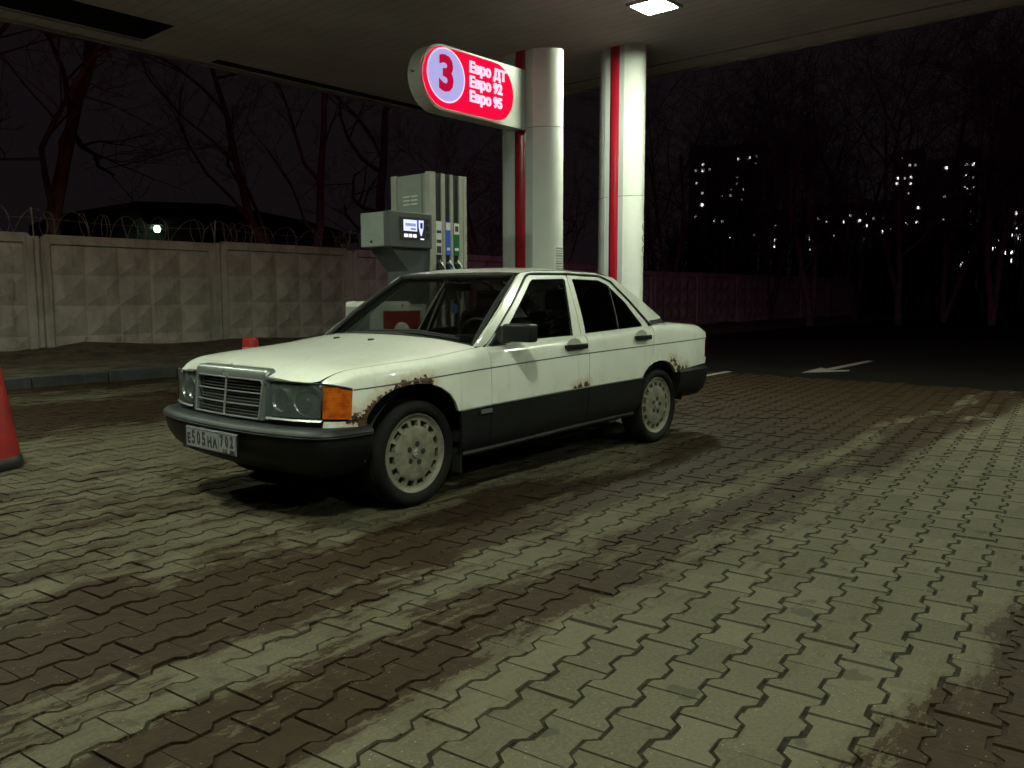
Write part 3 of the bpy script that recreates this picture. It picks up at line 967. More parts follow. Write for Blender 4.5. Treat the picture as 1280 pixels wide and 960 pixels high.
# ================================================================== TREES, SHED, FAR BUILDINGS
def bare_tree(name, label, base, height, seed, lean=(0, 0), r0=0.14, spread=0.5, fork=None, levels=4, dens=1.0, group=None):
    rt = random.Random(seed)
    t = empty(name, base)
    tag(t, label, 'tree', group)
    bt, bc = BM(), BM()
    def branch(p, d, length, rad, lvl):
        n = 6 if lvl == 0 else (5 if lvl == 1 else 3)
        path, rs = [p.copy()], [rad]
        q = p.copy()
        d = d.normalized()
        for k in range(n):
            jit = 0.10 if lvl == 0 else 0.22
            d = (d + Vector((rt.gauss(0, jit), rt.gauss(0, jit), rt.gauss(0.05, jit * 0.6)))).normalized()
            q = q + d * (length / n)
            path.append(q.copy())
            rs.append(max(0.004, rad * (1 - (k + 1) / n * (0.62 if lvl < 2 else 0.8))))
        tube(bt if lvl < 2 else bc, path, rs, 7 if lvl == 0 else (5 if lvl == 1 else 3), cap=False)
        if lvl >= levels:
            return
        m = int((6, 5, 5, 4)[min(lvl, 3)] * dens + rt.random())
        for k in range(m):
            f = lerp(0.30 if lvl else 0.28, 1.0, (k + rt.random() * 0.8) / m)
            i = min(int(f * n), n - 1)
            pp = path[i].lerp(path[i + 1], f * n - i)
            ax = Vector((rt.gauss(0, 1), rt.gauss(0, 1), rt.gauss(0.1, 0.5))).normalized()
            nd_ = (d * rt.uniform(0.5, 0.9) + ax * rt.uniform(0.6, 1.0) * (spread + 0.4)).normalized()
            branch(pp, nd_, length * rt.uniform(0.38, 0.62), max(0.006, rs[i] * rt.uniform(0.38, 0.6)), lvl + 1)
    branch(Vector((0, 0, -0.3)), Vector((lean[0], lean[1], 1)), height * 0.62, r0, 0)
    if fork:
        branch(Vector((0.06, 0, 0.2)), Vector((fork[0], fork[1], 1)), height * 0.62, r0 * 0.9, 0)
    obj('trunk', bt, M['bark'], t)
    obj('crown', bc, M['twig'], t)
    return t
TG = 'bare trees behind the fence'
bare_tree('bare_tree', 'thick bare tree behind the fence at far left', (7.36, 20.0, 0.2), 15, 3, (0.0, 0.02), 0.21, 0.5, dens=1.2, group=TG)
bare_tree('bare_tree', 'bare tree at the left picture edge behind the fence', (6.3, 20.8, 0.2), 14, 11, (-0.03, 0.02), 0.20, 0.5, dens=1.1, group=TG)
bare_tree('bare_tree', 'fork-stemmed bare tree whose two trunks rise above the razor wire', (13.95, 19.5, 0.2), 13, 25, (-0.30, 0.02), 0.16, 0.55, fork=(0.04, 0.0), dens=1.0, group=TG)
bare_tree('bare_tree', 'straight bare tree just left of the fuel dispenser top', (18.3, 22.0, 0.2), 15, 31, (0.0, 0.0), 0.22, 0.5, dens=1.0, group=TG)
bare_tree('bare_tree', 'slender twiggy tree between the dispenser and the sign column', (19.9, 18.4, 0.1), 8, 44, (0.05, 0.02), 0.09, 0.6, fork=(-0.35, 0.05), dens=1.1, group=TG)
bare_tree('bare_tree', 'bare tree glimpsed between the two white columns', (25.5, 19.5, 0.0), 9, 52, (0.05, 0.0), 0.13, 0.5, dens=1.0, group=TG)
spots = [(845, 36, 12.5, 'tall thin bare tree right behind the plain column'), (905, 46, 15, 'bare tree before the leftmost lit tower windows'), (960, 42, 12, 'broad bare tree by the far end of the purple fence'),
         (1010, 34, 12, 'dense dark bare tree at the end of the purple fence'), (1065, 44, 16, 'tall bare tree above the dark asphalt turn'), (1120, 36, 13, 'dense bare tree before the middle lit towers'),
         (1175, 40, 15, 'bare tree between the two right lit towers'), (1235, 36, 14, 'dense bare tree near the right picture edge'), (1290, 34, 14, 'bare tree cut by the right picture edge')]
for k, (px, dist, hgt, lab) in enumerate(spots):
    d = CAM_F + CAM_R * ((px - 640) / CAM_PX)
    d.z = 0
    d.normalize()
    bare_tree('bare_tree', lab, (d.x * dist, d.y * dist, -0.2), hgt, 60 + k, (random.uniform(-.06, .06), 0), 0.14, 0.55, fork=(0.2, 0.1) if k % 2 else (-0.15, -0.15), dens=1.25, group='dark trees beyond the asphalt')

shed = empty('dark_shed', (17.5, 30.0, 0))
tag(shed, 'low dark shed roofline behind the razor wire at left', 'shed')
bm = BM(); box(bm, -4.6, 5.4, 0, 6, -0.3, 3.7); obj('wall', bm, M['shed'], shed)
bm = BM()
prism(bm, [(-5.0, 3.6), (6.2, 3.55), (6.2, 3.85), (3.3, 4.35), (-0.5, 4.72), (-3.7, 4.55), (-5.0, 4.0)], lambda a, b, d: (a, d, b), -0.3, 6.3)
obj('roof', bm, M['shed'], shed)
lamp = empty('yard_lamp', (14.42, 29.55, 3.6))
tag(lamp, 'small bright greenish yard lamp glowing above the fence', 'lamp')
bm = BM(); lathe(bm, [(0.0, -0.13), (0.08, -0.11), (0.125, 0.0), (0.08, 0.11), (0.0, 0.13)], lambda a, b, h: (a, b, h), 16); obj('lamp_globe', bm, M['green_lamp'], lamp, sm=True)
bm = BM(); tube(bm, [(0, 0.0, 0.12), (0, 0.05, 0.28), (0, 0.45, 0.25)], 0.03, 6); box(bm, -0.2, 0.2, -0.2, 0.2, 0.14, 0.18); obj('lamp_bracket', bm, M['shed'], lamp)

# far-off wood: a dense mass of bare stems and twigs between the road and the towers
bm = BM()
rw = random.Random(77)
for k in range(520):
    px = rw.uniform(800, 1420)
    dist = rw.uniform(52, 80)
    d = CAM_F + CAM_R * ((px - 640) / CAM_PX); d.z = 0; d.normalize()
    base = d * dist
    h = rw.uniform(9, 17.5) * (0.75 + 0.25 * math.sin(px * 0.021) + 0.15 * math.sin(px * 0.057))
    lean = Vector((rw.gauss(0, .10), rw.gauss(0, .10), 1))
    path = [base + lean * (h * q / 4) + Vector((rw.gauss(0, .12), rw.gauss(0, .12), 0)) * q for q in range(5)]
    tube(bm, path, [0.07, 0.055, 0.04, 0.025, 0.01], 3, cap=False)
    for j in range(15):
        f = rw.uniform(0.15, 1.0) * 4
        i = min(int(f), 3)
        p0 = path[i].lerp(path[i + 1], f - i)
        dv = Vector((rw.gauss(0, 1), rw.gauss(0, 1), rw.uniform(0.2, 1.3))).normalized() * rw.uniform(0.6, 2.4)
        tube(bm, [p0, p0 + dv * .5 + Vector((0, 0, .05)), p0 + dv], [0.020, 0.014, 0.007], 3, cap=False)
tag(obj('far_wood', bm, M['wood']), 'far-off mass of dark bare trees beyond the asphalt road', 'wood', kind='stuff')

# far apartment towers with single lit windows
W4 = [(207,188,1),(204,229,0),(158,232,2),(250,223,2),(165,314,2),(202,381,2),(201,459,0),(444,155,0),(520,147,0),(562,135,1),(560,183,2),(435,273,2),(433,317,2),(390,356,2),(480,357,1),(330,406,1),(392,397,0),(470,426,2),(278,565,1),(335,568,2),(156,540,2),(385,675,0),(328,721,1),(386,750,2),(418,828,1),(548,658,2),(690,603,1),(643,697,1),(690,693,1),(732,690,2),(683,734,0),(730,806,2),(685,855,0),(633,890,1),(631,862,2),(920,597,1),(910,672,1),(915,688,1),(977,551,1),(1032,574,1),(1138,573,0),(1075,663,2),(917,757,2)]
W5 = [(360,155,1),(412,195,2),(448,193,2),(333,282,1),(377,282,2),(420,275,1),(328,318,0),(418,317,1),(400,384,2),(468,478,0),(390,583,1),(460,575,0),(655,212,0),(790,192,0),(836,187,0),(792,267,0),(836,275,2),(788,346,0),(833,346,1),(820,392,2),(643,405,2),(830,505,1),(823,581,0),(636,558,2),(672,662,1),(665,700,2),(78,564,1),(127,600,0),(128,518,2),(170,549,2),(240,545,2),(236,638,0),(291,629,1),(118,690,1),(118,731,0),(15,530,2),(1130,514,0),(1130,588,1),(1093,595,2),(1125,611,1),(1066,622,2),(1097,660,0),(1136,663,1),(1145,681,0),(1013,692,1),(973,752,0),(934,778,0),(927,808,0),(1058,778,0),(1095,775,0),(1087,831,0),(768,848,1),(755,860,1),(813,775,2),(1015,859,2)]
PX = [(840 + a * .18755, 170 + b * .18755, k) for a, b, k in W4] + [(1060 + a * .18755, 170 + b * .18755, k) for a, b, k in W5]
TOWERS = [(862, 891, 185, 330, 'leftmost far tower block with a column of lit windows'), (891, 951, 186, 350, 'broad far tower block with two bright lights near its top'),
          (951, 984, 268, 300, 'short far block with clustered lit windows left of the dark trees'), (1003, 1046, 262, 340, 'far block with a short row of lit windows at picture right of centre'),
          (1046, 1117, 258, 310, 'low wide far block with one large bright window'), (1117, 1158, 192, 360, 'far tower with paired lit windows, left of the tallest column'),
          (1158, 1196, 203, 380, 'narrow far tower with few dim windows between two lit towers'), (1196, 1226, 188, 340, 'far tower with two neat columns of lit windows'),
          (1226, 1300, 258, 290, 'far block with scattered lit windows at the right picture edge')]
for (xa, xb, yt, D, lab) in TOWERS:
    xm = (xa + xb) / 2
    d = CAM_F + CAM_R * ((xm - 640) / CAM_PX)
    dh = Vector((d.x, d.y, 0)); sc = D / dh.length
    c = Vector((d.x * sc, d.y * sc, 0))
    fwd = dh.normalized()
    rt_ = Vector((fwd.y, -fwd.x, 0))
    t = empty('apartment_tower', c, math.atan2(rt_.y, rt_.x))
    tag(t, lab, 'building', 'far apartment towers')
    def fac(px, py):
        dd = CAM_F + CAM_R * ((px - 640) / CAM_PX) - CAM_U * ((py - 480) / CAM_PX)
        k = D / dd.dot(fwd)
        P = Vector((0, 0, CAM_H)) + dd * k
        return (P - c).dot(rt_), P.z
    x0, ztop = fac(xa, yt); x1, _ = fac(xb, yt)
    bm = BM(); box(bm, x0, x1, 0, 14, -0.3, ztop); obj('wall', bm, M['far_wall'], t)
    bm = BM(); box(bm, x0 + 0.6, x1 - 0.6, 1, 13, ztop, ztop + 1.2); obj('roof', bm, M['far_wall'], t)
    for (px, py, k) in PX:
        if xa <= px < xb:
            wx, wz = fac(px, py)
            w, h = ((0.85, 0.9), (0.72, 0.78), (0.65, 0.7))[k]
            bm = BM(); box(bm, wx - w / 2, wx + w / 2, -0.12, -0.02, wz - h / 2, wz + h / 2)
            obj('window', bm, WINC[k], t)

# ================================================================== CAR
car = empty('parked_car', (3.105, 4.213, 0.0), 0.015 + PI)
tag(car, 'old white four-door saloon car with dark lower cladding and rusty wheel arches', 'car')

def car_paint():
    m, nt, b = new_mat('aged_white_paint')
    tc = nd(nt, 'ShaderNodeTexCoord', {'object': car}).outputs['Object']
    sep = nd(nt, 'ShaderNodeSeparateXYZ', None, Vector=tc)
    flat = nd(nt, 'ShaderNodeCombineXYZ', None, X=sep.outputs[0], Y=0.0, Z=sep.outputs[2]).outputs[0]
    spots = [(.405, .540, .040), (.365, .570, .034), (.335, .605, .030), (.29, .645, .024), (.24, .675, .020), (.18, .700, .016), (.10, .713, .015), (.05, .716, .026), (-.015, .714, .030),
             (-.06, .708, .022), (.13, .712, .020), (.445, .552, .022), (.49, .553, .014), (-1.50, .553, .022), (-1.585, .562, .024), (-2.845, .655, .022), (-2.865, .625, .018), (-2.93, .590, .030), (-3.0, .585, .018), (-2.79, .667, .012), (-3.06, .592, .012), (-1.45, .551, .012)]
    val = None
    for (x, z, r_) in spots:
        d = nd(nt, 'ShaderNodeVectorMath', {'operation': 'DISTANCE'}, i0=flat, i1=(x, 0, z)).outputs['Value']
        v = math_(nt, 'SUBTRACT', d, r_)
        val = v if val is None else math_(nt, 'MINIMUM', val, v)
    n = noise(nt, tc, 38, 5, 0.7)
    v = math_(nt, 'SUBTRACT', math_(nt, 'MULTIPLY', math_(nt, 'SUBTRACT', n, 0.5), 0.115), math_(nt, 'SUBTRACT', val, 0.006))
    rust = smooth(nt, v, -0.003, 0.006)
    halo = smooth(nt, v, -0.075, 0.0)
    rustc = mixc(nt, smooth(nt, noise(nt, tc, 60, 4), .35, .65), (0.010, 0.005, 0.003), (0.085, 0.034, 0.011))
    n2 = noise(nt, tc, 3.5, 6, 0.6)
    n3 = noise(nt, mapping(nt, tc, (6, 6, 1.0)), 3.0, 4, 0.6)
    white = mixc(nt, smooth(nt, n2, 0.3, 0.75), (0.74, 0.745, 0.69), (0.68, 0.68, 0.61))
    white = mixc(nt, math_(nt, 'MULTIPLY', smooth(nt, n3, 0.52, 0.78), 0.28), white, (0.36, 0.33, 0.24))
    # road grime sprayed on the flanks in uneven patches
    gr = math_(nt, 'MULTIPLY', smooth(nt, noise(nt, tc, 5, 6, .7), .45, .75), math_(nt, 'SUBTRACT', 1.0, smooth(nt, sep.outputs[2], .50, .72)))
    white = mixc(nt, math_(nt, 'MULTIPLY', gr, 0.5), white, (0.30, 0.25, 0.16))
    c = mixc(nt, math_(nt, 'MULTIPLY', halo, 0.45), white, (0.40, 0.24, 0.10))
    c = mixc(nt, rust, c, rustc)
    nt.links.new(c, b.inputs['Base Color'])
    nt.links.new(math_(nt, 'ADD', 0.30, math_(nt, 'MULTIPLY', rust, 0.6)), b.inputs['Roughness'])
    b.inputs['Coat Weight'].default_value = 0.8
    b.inputs['Coat Roughness'].default_value = 0.06
    dd_ = nd(nt, 'ShaderNodeVectorMath', {'operation': 'DISTANCE'}, i0=flat, i1=(-3.14, 0, .72)).outputs['Value']
    dent = math_(nt, 'MULTIPLY', math_(nt, 'SUBTRACT', 1.0, smooth(nt, dd_, 0.08, 0.30)), noise(nt, mapping(nt, tc, (2.2, 1, 1)), 5.0, 3, 0.5, 0.5))
    hh_ = math_(nt, 'ADD', math_(nt, 'MULTIPLY', noise(nt, tc, 4.0, 3), 0.04), math_(nt, 'MULTIPLY', dent, 1.6))
    bn = nd(nt, 'ShaderNodeBump', None, Strength=0.8, Distance=0.02, Height=hh_)
    nt.links.new(bn.outputs[0], b.inputs['Normal'])
    return m

def glass_mat(name, tint, rough=0.02, spots=False):
    m, nt, b = new_mat(name)
    nt.nodes.remove(b)
    out = [n for n in nt.nodes if n.type == 'OUTPUT_MATERIAL'][0]
    tr = nd(nt, 'ShaderNodeBsdfTransparent', None, Color=(*tint, 1))
    gl = nd(nt, 'ShaderNodeBsdfGlossy', None, Color=(0.9, 0.9, 0.9, 1), Roughness=rough)
    fc_ = nd(nt, 'ShaderNodeLayerWeight', None, Blend=0.5).outputs['Facing']
    fz = math_(nt, 'ADD', 0.04, math_(nt, 'MULTIPLY', math_(nt, 'POWER', fc_, 5.0), 0.9))
    mx = nd(nt, 'ShaderNodeMixShader', None, i0=fz, i1=tr.outputs[0], i2=gl.outputs[0])
    last = mx.outputs[0]
    if spots:
        pos = nt.nodes.new('ShaderNodeNewGeometry').outputs['Position']
        vo = nd(nt, 'ShaderNodeTexVoronoi', None, Vector=pos, Scale=75.0)
        dots = math_(nt, 'LESS_THAN', vo.outputs['Distance'], 0.16)
        dots = math_(nt, 'MULTIPLY', dots, smooth(nt, noise(nt, pos, 9, 3), 0.48, 0.62))
        dif = nd(nt, 'ShaderNodeBsdfDiffuse', None, Color=(0.30, 0.31, 0.28, 1))
        last = nd(nt, 'ShaderNodeMixShader', None, i0=math_(nt, 'MULTIPLY', dots, 0.6), i1=last, i2=dif.outputs[0]).outputs[0]
    nt.links.new(last, out.inputs[0])
    return m

P = {}
P['paint'] = car_paint()
P['clad'] = simple('grey_black_cladding', (0.0085, 0.0088, 0.0098), 0.5, var=0.35, scale=5, spec=0.3)
P['bump'] = simple('bumper_plastic', (0.0055, 0.006, 0.0065), 0.48, var=0.4, scale=6, spec=0.28)
P['bumptop'] = simple('bumper_top_grey', (0.011, 0.0125, 0.013), 0.5, var=0.5, scale=9, spec=0.3)  # slightly paler grey for the upper faces of the bumper
P['crease'] = simple('crease_painted_shade', (0.085, 0.08, 0.07), 0.7)
P['rubber'] = simple('seal_rubber', (0.010, 0.010, 0.010), 0.6)
P['tyre'] = simple('tyre_rubber', (0.0062, 0.0058, 0.0052), 0.8, var=0.3, scale=12, bump=0.3, bscale=70, spec=0.2)
P['rim'] = simple('dusty_alloy', (0.175, 0.16, 0.122), 0.6, 0.2, var=0.3, scale=16)
P['rimdark'] = simple('wheel_inner', (0.012, 0.012, 0.012), 0.8)
P['chrome'] = simple('dull_chrome', (0.45, 0.46, 0.455), 0.28, 0.7)
P['shell'] = simple('grille_shell_metal', (0.26, 0.275, 0.27), 0.36, 0.75)
P['slat'] = simple('grille_slat', (0.16, 0.16, 0.16), 0.35, 0.8)
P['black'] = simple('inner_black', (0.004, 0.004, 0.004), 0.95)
P['inter'] = simple('cabin_trim', (0.008, 0.008, 0.009), 0.75)
P['seat'] = simple('seat_cloth', (0.010, 0.010, 0.0105), 0.9)
P['glass'] = glass_mat('clear_glass', (0.43, 0.45, 0.43))
P['tint'] = glass_mat('tinted_glass', (0.22, 0.22, 0.20), 0.03, True)
P['tintd'] = glass_mat('dark_tinted_glass', (0.045, 0.045, 0.045), 0.03)
P['tintf'] = glass_mat('offside_glass', (0.48, 0.50, 0.47), 0.03)
def lens_mat():
    m, nt, b = new_mat('headlamp_lens')
    tc = nd(nt, 'ShaderNodeTexCoord', {'object': car}).outputs['Object']
    out = [n for n in nt.nodes if n.type == 'OUTPUT_MATERIAL'][0]
    b.inputs['Base Color'].default_value = (0.105, 0.118, 0.112, 1)
    b.inputs['Roughness'].default_value = 0.22
    wv = nd(nt, 'ShaderNodeTexWave', {'bands_direction': 'Y'}, Vector=tc, Scale=28.0)
    bn = nd(nt, 'ShaderNodeBump', None, Strength=0.35, Distance=0.004, Height=wv.outputs[1])
    nt.links.new(bn.outputs[0], b.inputs['Normal'])
    tr = nd(nt, 'ShaderNodeBsdfTransparent', None, Color=(0.75, 0.8, 0.8, 1))
    mx = nd(nt, 'ShaderNodeMixShader', None, i0=0.45, i1=tr.outputs[0], i2=b.outputs[0])
    nt.links.new(mx.outputs[0], out.inputs[0])
    return m
P['lens'] = lens_mat()
P['bowl'] = simple('lamp_bowl_silver', (0.42, 0.44, 0.43), 0.25, 0.6)
P['refl'] = simple('lamp_reflector', (0.20, 0.22, 0.215), 0.30, 0.6, var=0.3, scale=14)
def amber():
    m, nt, b = new_mat('amber_lens')
    pos = nt.nodes.new('ShaderNodeNewGeometry').outputs['Position']
    n = noise(nt, pos, 14, 3)
    nt.links.new(mixc(nt, smooth(nt, n, .35, .65), (0.42, 0.060, 0.004), (0.72, 0.17, 0.014)), b.inputs['Base Color'])
    wv = nd(nt, 'ShaderNodeTexWave', {'bands_direction': 'Z'}, Vector=pos, Scale=22.0)
    bn = nd(nt, 'ShaderNodeBump', None, Strength=0.22, Distance=0.004, Height=wv.outputs[1])
    nt.links.new(bn.outputs[0], b.inputs['Normal'])
    b.inputs['Roughness'].default_value = 0.16
    b.inputs['Transmission Weight'].default_value = 0.25
    b.inputs['IOR'].default_value = 1.45
    return m
P['amber'] = amber()
P['redlens'] = simple('tail_lens', (0.06, 0.003, 0.004), 0.2)
P['plate'] = simple('plate_white', (0.24, 0.24, 0.25), 0.5, var=0.12, scale=25)
P['ink'] = M['ink']
P['bluedisc'] = simple('blue_card', (0.05, 0.075, 0.20), 0.5)

# ---- body surface: x forward from the front axle, y to the left, z up
ZG = [(-3.6, .822), (-3.33, .818), (-1.61, .790), (-.57, .757), (.46, .709), (.7, .70)]
ZC = [(-3.6, .575), (-2.34, .558), (-1.61, .550), (-.57, .530), (-.29, .521), (.7, .50)]
ZS = [(-3.6, .31), (-2.24, .295), (-1.69, .29), (-.5, .262), (.7, .25)]
WT = [(-3.60, .735), (-3.52, .775), (-3.35, .805), (-3.0, .828), (-2.6, .840), (-1.6, .846), (-.6, .845), (0, .840), (.25, .832), (.40, .812), (.47, .797), (.56, .762), (.64, .70)]
ZH = [(-3.60, .875), (-3.52, .905), (-3.36, .936), (-3.1, .950), (-2.8, .957), (-2.43, .948), (-1.64, .925), (-1.48, .915), (-.63, .886), (-.5, .880), (-.1, .842), (.2, .828), (.43, .812), (.52, .790), (.58, .757), (.64, .73)]
ZR = [(-3.60, .885), (-3.52, .925), (-3.40, .950), (-3.1, .973), (-2.8, .985), (-2.43, .985), (-1.0, .97), (-.42, .948), (-.1, .908), (.24, .868), (.48, .832), (.58, .808), (.64, .790), (.70, .765)]

def ctrl(x):
    W, zg, zc, zs, zh, zr = tab(WT, x), tab(ZG, x), tab(ZC, x), tab(ZS, x), tab(ZH, x), tab(ZR, x)
    return [(W - .050, zs), (W - .018, zs + .07), (W - .004, zc - .05), (W, zc), (W + .005, (zc + zg) / 2), (W, zg),
            (W - .010, lerp(zg, zh, .55)), (W - .030, zh - .022), (W - .066, zh), (W - .15, zh + .36 * (zr - zh)), (W * .5, zh + .84 * (zr - zh)), (0.0, zr)]
def surf(x, k):
    c = ctrl(x)
    k = max(0.0, min(k, 11.0))
    i = min(int(k), 10)
    t = k - i
    def g(j):
        if j < 0: return (2 * c[0][0] - c[1][0], 2 * c[0][1] - c[1][1])
        if j > 11: return (-c[10][0], c[10][1])
        return c[j]
    a, b, d, e = g(i - 1), g(i), g(i + 1), g(i + 2)
    out = []
    for q in (0, 1):
        m0, m1 = (d[q] - a[q]) / 2, (e[q] - b[q]) / 2
        out.append(b[q] * (2*t**3 - 3*t**2 + 1) + m0 * (t**3 - 2*t**2 + t) + d[q] * (-2*t**3 + 3*t**2) + m1 * (t**3 - t**2))
    return out
def kz(x, z):
    lo, hi = 0.0, 8.0
    for _ in range(26):
        m = (lo + hi) / 2
        if surf(x, m)[1] < z: lo = m
        else: hi = m
    return (lo + hi) / 2
YB = [(-2.95, .725), (-2.83, .738), (-2.6, .768), (-2.2, .782), (-1.6, .786), (-1.0, .784), (-.7, .775), (-.5, .748), (-.3, .73)]
def gy(x, z):
    s = max(-0.05, (z - .90) / .45)
    return tab(YB, x) - (.20 * s ** 1.15 if s > 0 else 0.0)

def panel(name, outline, mode, mat, parent=None, off=0.0, side=1, thick=.014, step=.05, kstep=.34, both=False, ang=40):
    """outline in (x,z) on the flank, (x,k) on the section surface or (x,z) on the greenhouse"""
    bm = BM()
    if mode == 'xz':
        dense = []
        for i, (x, z) in enumerate(outline):
            x2, z2 = outline[(i + 1) % len(outline)]
            n = max(1, int(math.hypot(x2 - x, z2 - z) / .05))
            for q in range(n):
                a, b = lerp(x, x2, q / n), lerp(z, z2, q / n)
                dense.append((a, kz(a, b)))
        pts = dense
    else:
        pts = outline
    f = bm.faces.new([bm.verts.new((a, b, 0)) for a, b in pts])
    xs = [p_[0] for p_ in pts]; ks = [p_[1] for p_ in pts]
    st2 = step if mode == 'g' else kstep
    x = math.floor(min(xs) / step) * step
    while x < max(xs):
        bmesh.ops.bisect_plane(bm, geom=bm.verts[:] + bm.edges[:] + bm.faces[:], plane_co=(x, 0, 0), plane_no=(1, 0, 0)); x += step
    k = math.floor(min(ks) / st2) * st2
    while k < max(ks):
        bmesh.ops.bisect_plane(bm, geom=bm.verts[:] + bm.edges[:] + bm.faces[:], plane_co=(0, k, 0), plane_no=(0, 1, 0)); k += st2
    for v in bm.verts:
        a, b = v.co.x, v.co.y
        if mode == 'g':
            v.co = (a, gy(a, b) + off, b)
        else:
            y, z = surf(a, b)
            n = Vector((0, 1, 0)) if b < 6 else Vector((0, .5, .86))
            v.co = Vector((a, y, z)) + n * off
    bm.normal_update()
    tot = sum((fc.normal * fc.calc_area() for fc in bm.faces), Vector())
    if tot.dot(Vector((0, 1, .6))) < 0:
        bmesh.ops.reverse_faces(bm, faces=bm.faces[:])
    if both:
        g = bmesh.ops.duplicate(bm, geom=bm.verts[:] + bm.edges[:] + bm.faces[:])['geom']
        fs = [e for e in g if isinstance(e, bmesh.types.BMFace)]
        for e in g:
            if isinstance(e, bmesh.types.BMVert): e.co.y = -e.co.y
        bmesh.ops.reverse_faces(bm, faces=fs)
        bmesh.ops.remove_doubles(bm, verts=bm.verts[:], dist=.0008)
    be = [e for e in bm.edges if len(e.link_faces) == 1]
    if thick and be:
        r = bmesh.ops.extrude_edge_only(bm, edges=be)
        for e in r['geom']:
            if isinstance(e, bmesh.types.BMVert):
                d = Vector((0, -e.co.y, (.55 - e.co.z) * (1 if mode != 'g' else .3)))
                e.co += d.normalized() * thick
    if side < 0:
        for v in bm.verts: v.co.y = -v.co.y
        bmesh.ops.reverse_faces(bm, faces=bm.faces[:])
    return obj(name, bm, mat, parent or car, sm=True, angle=ang)

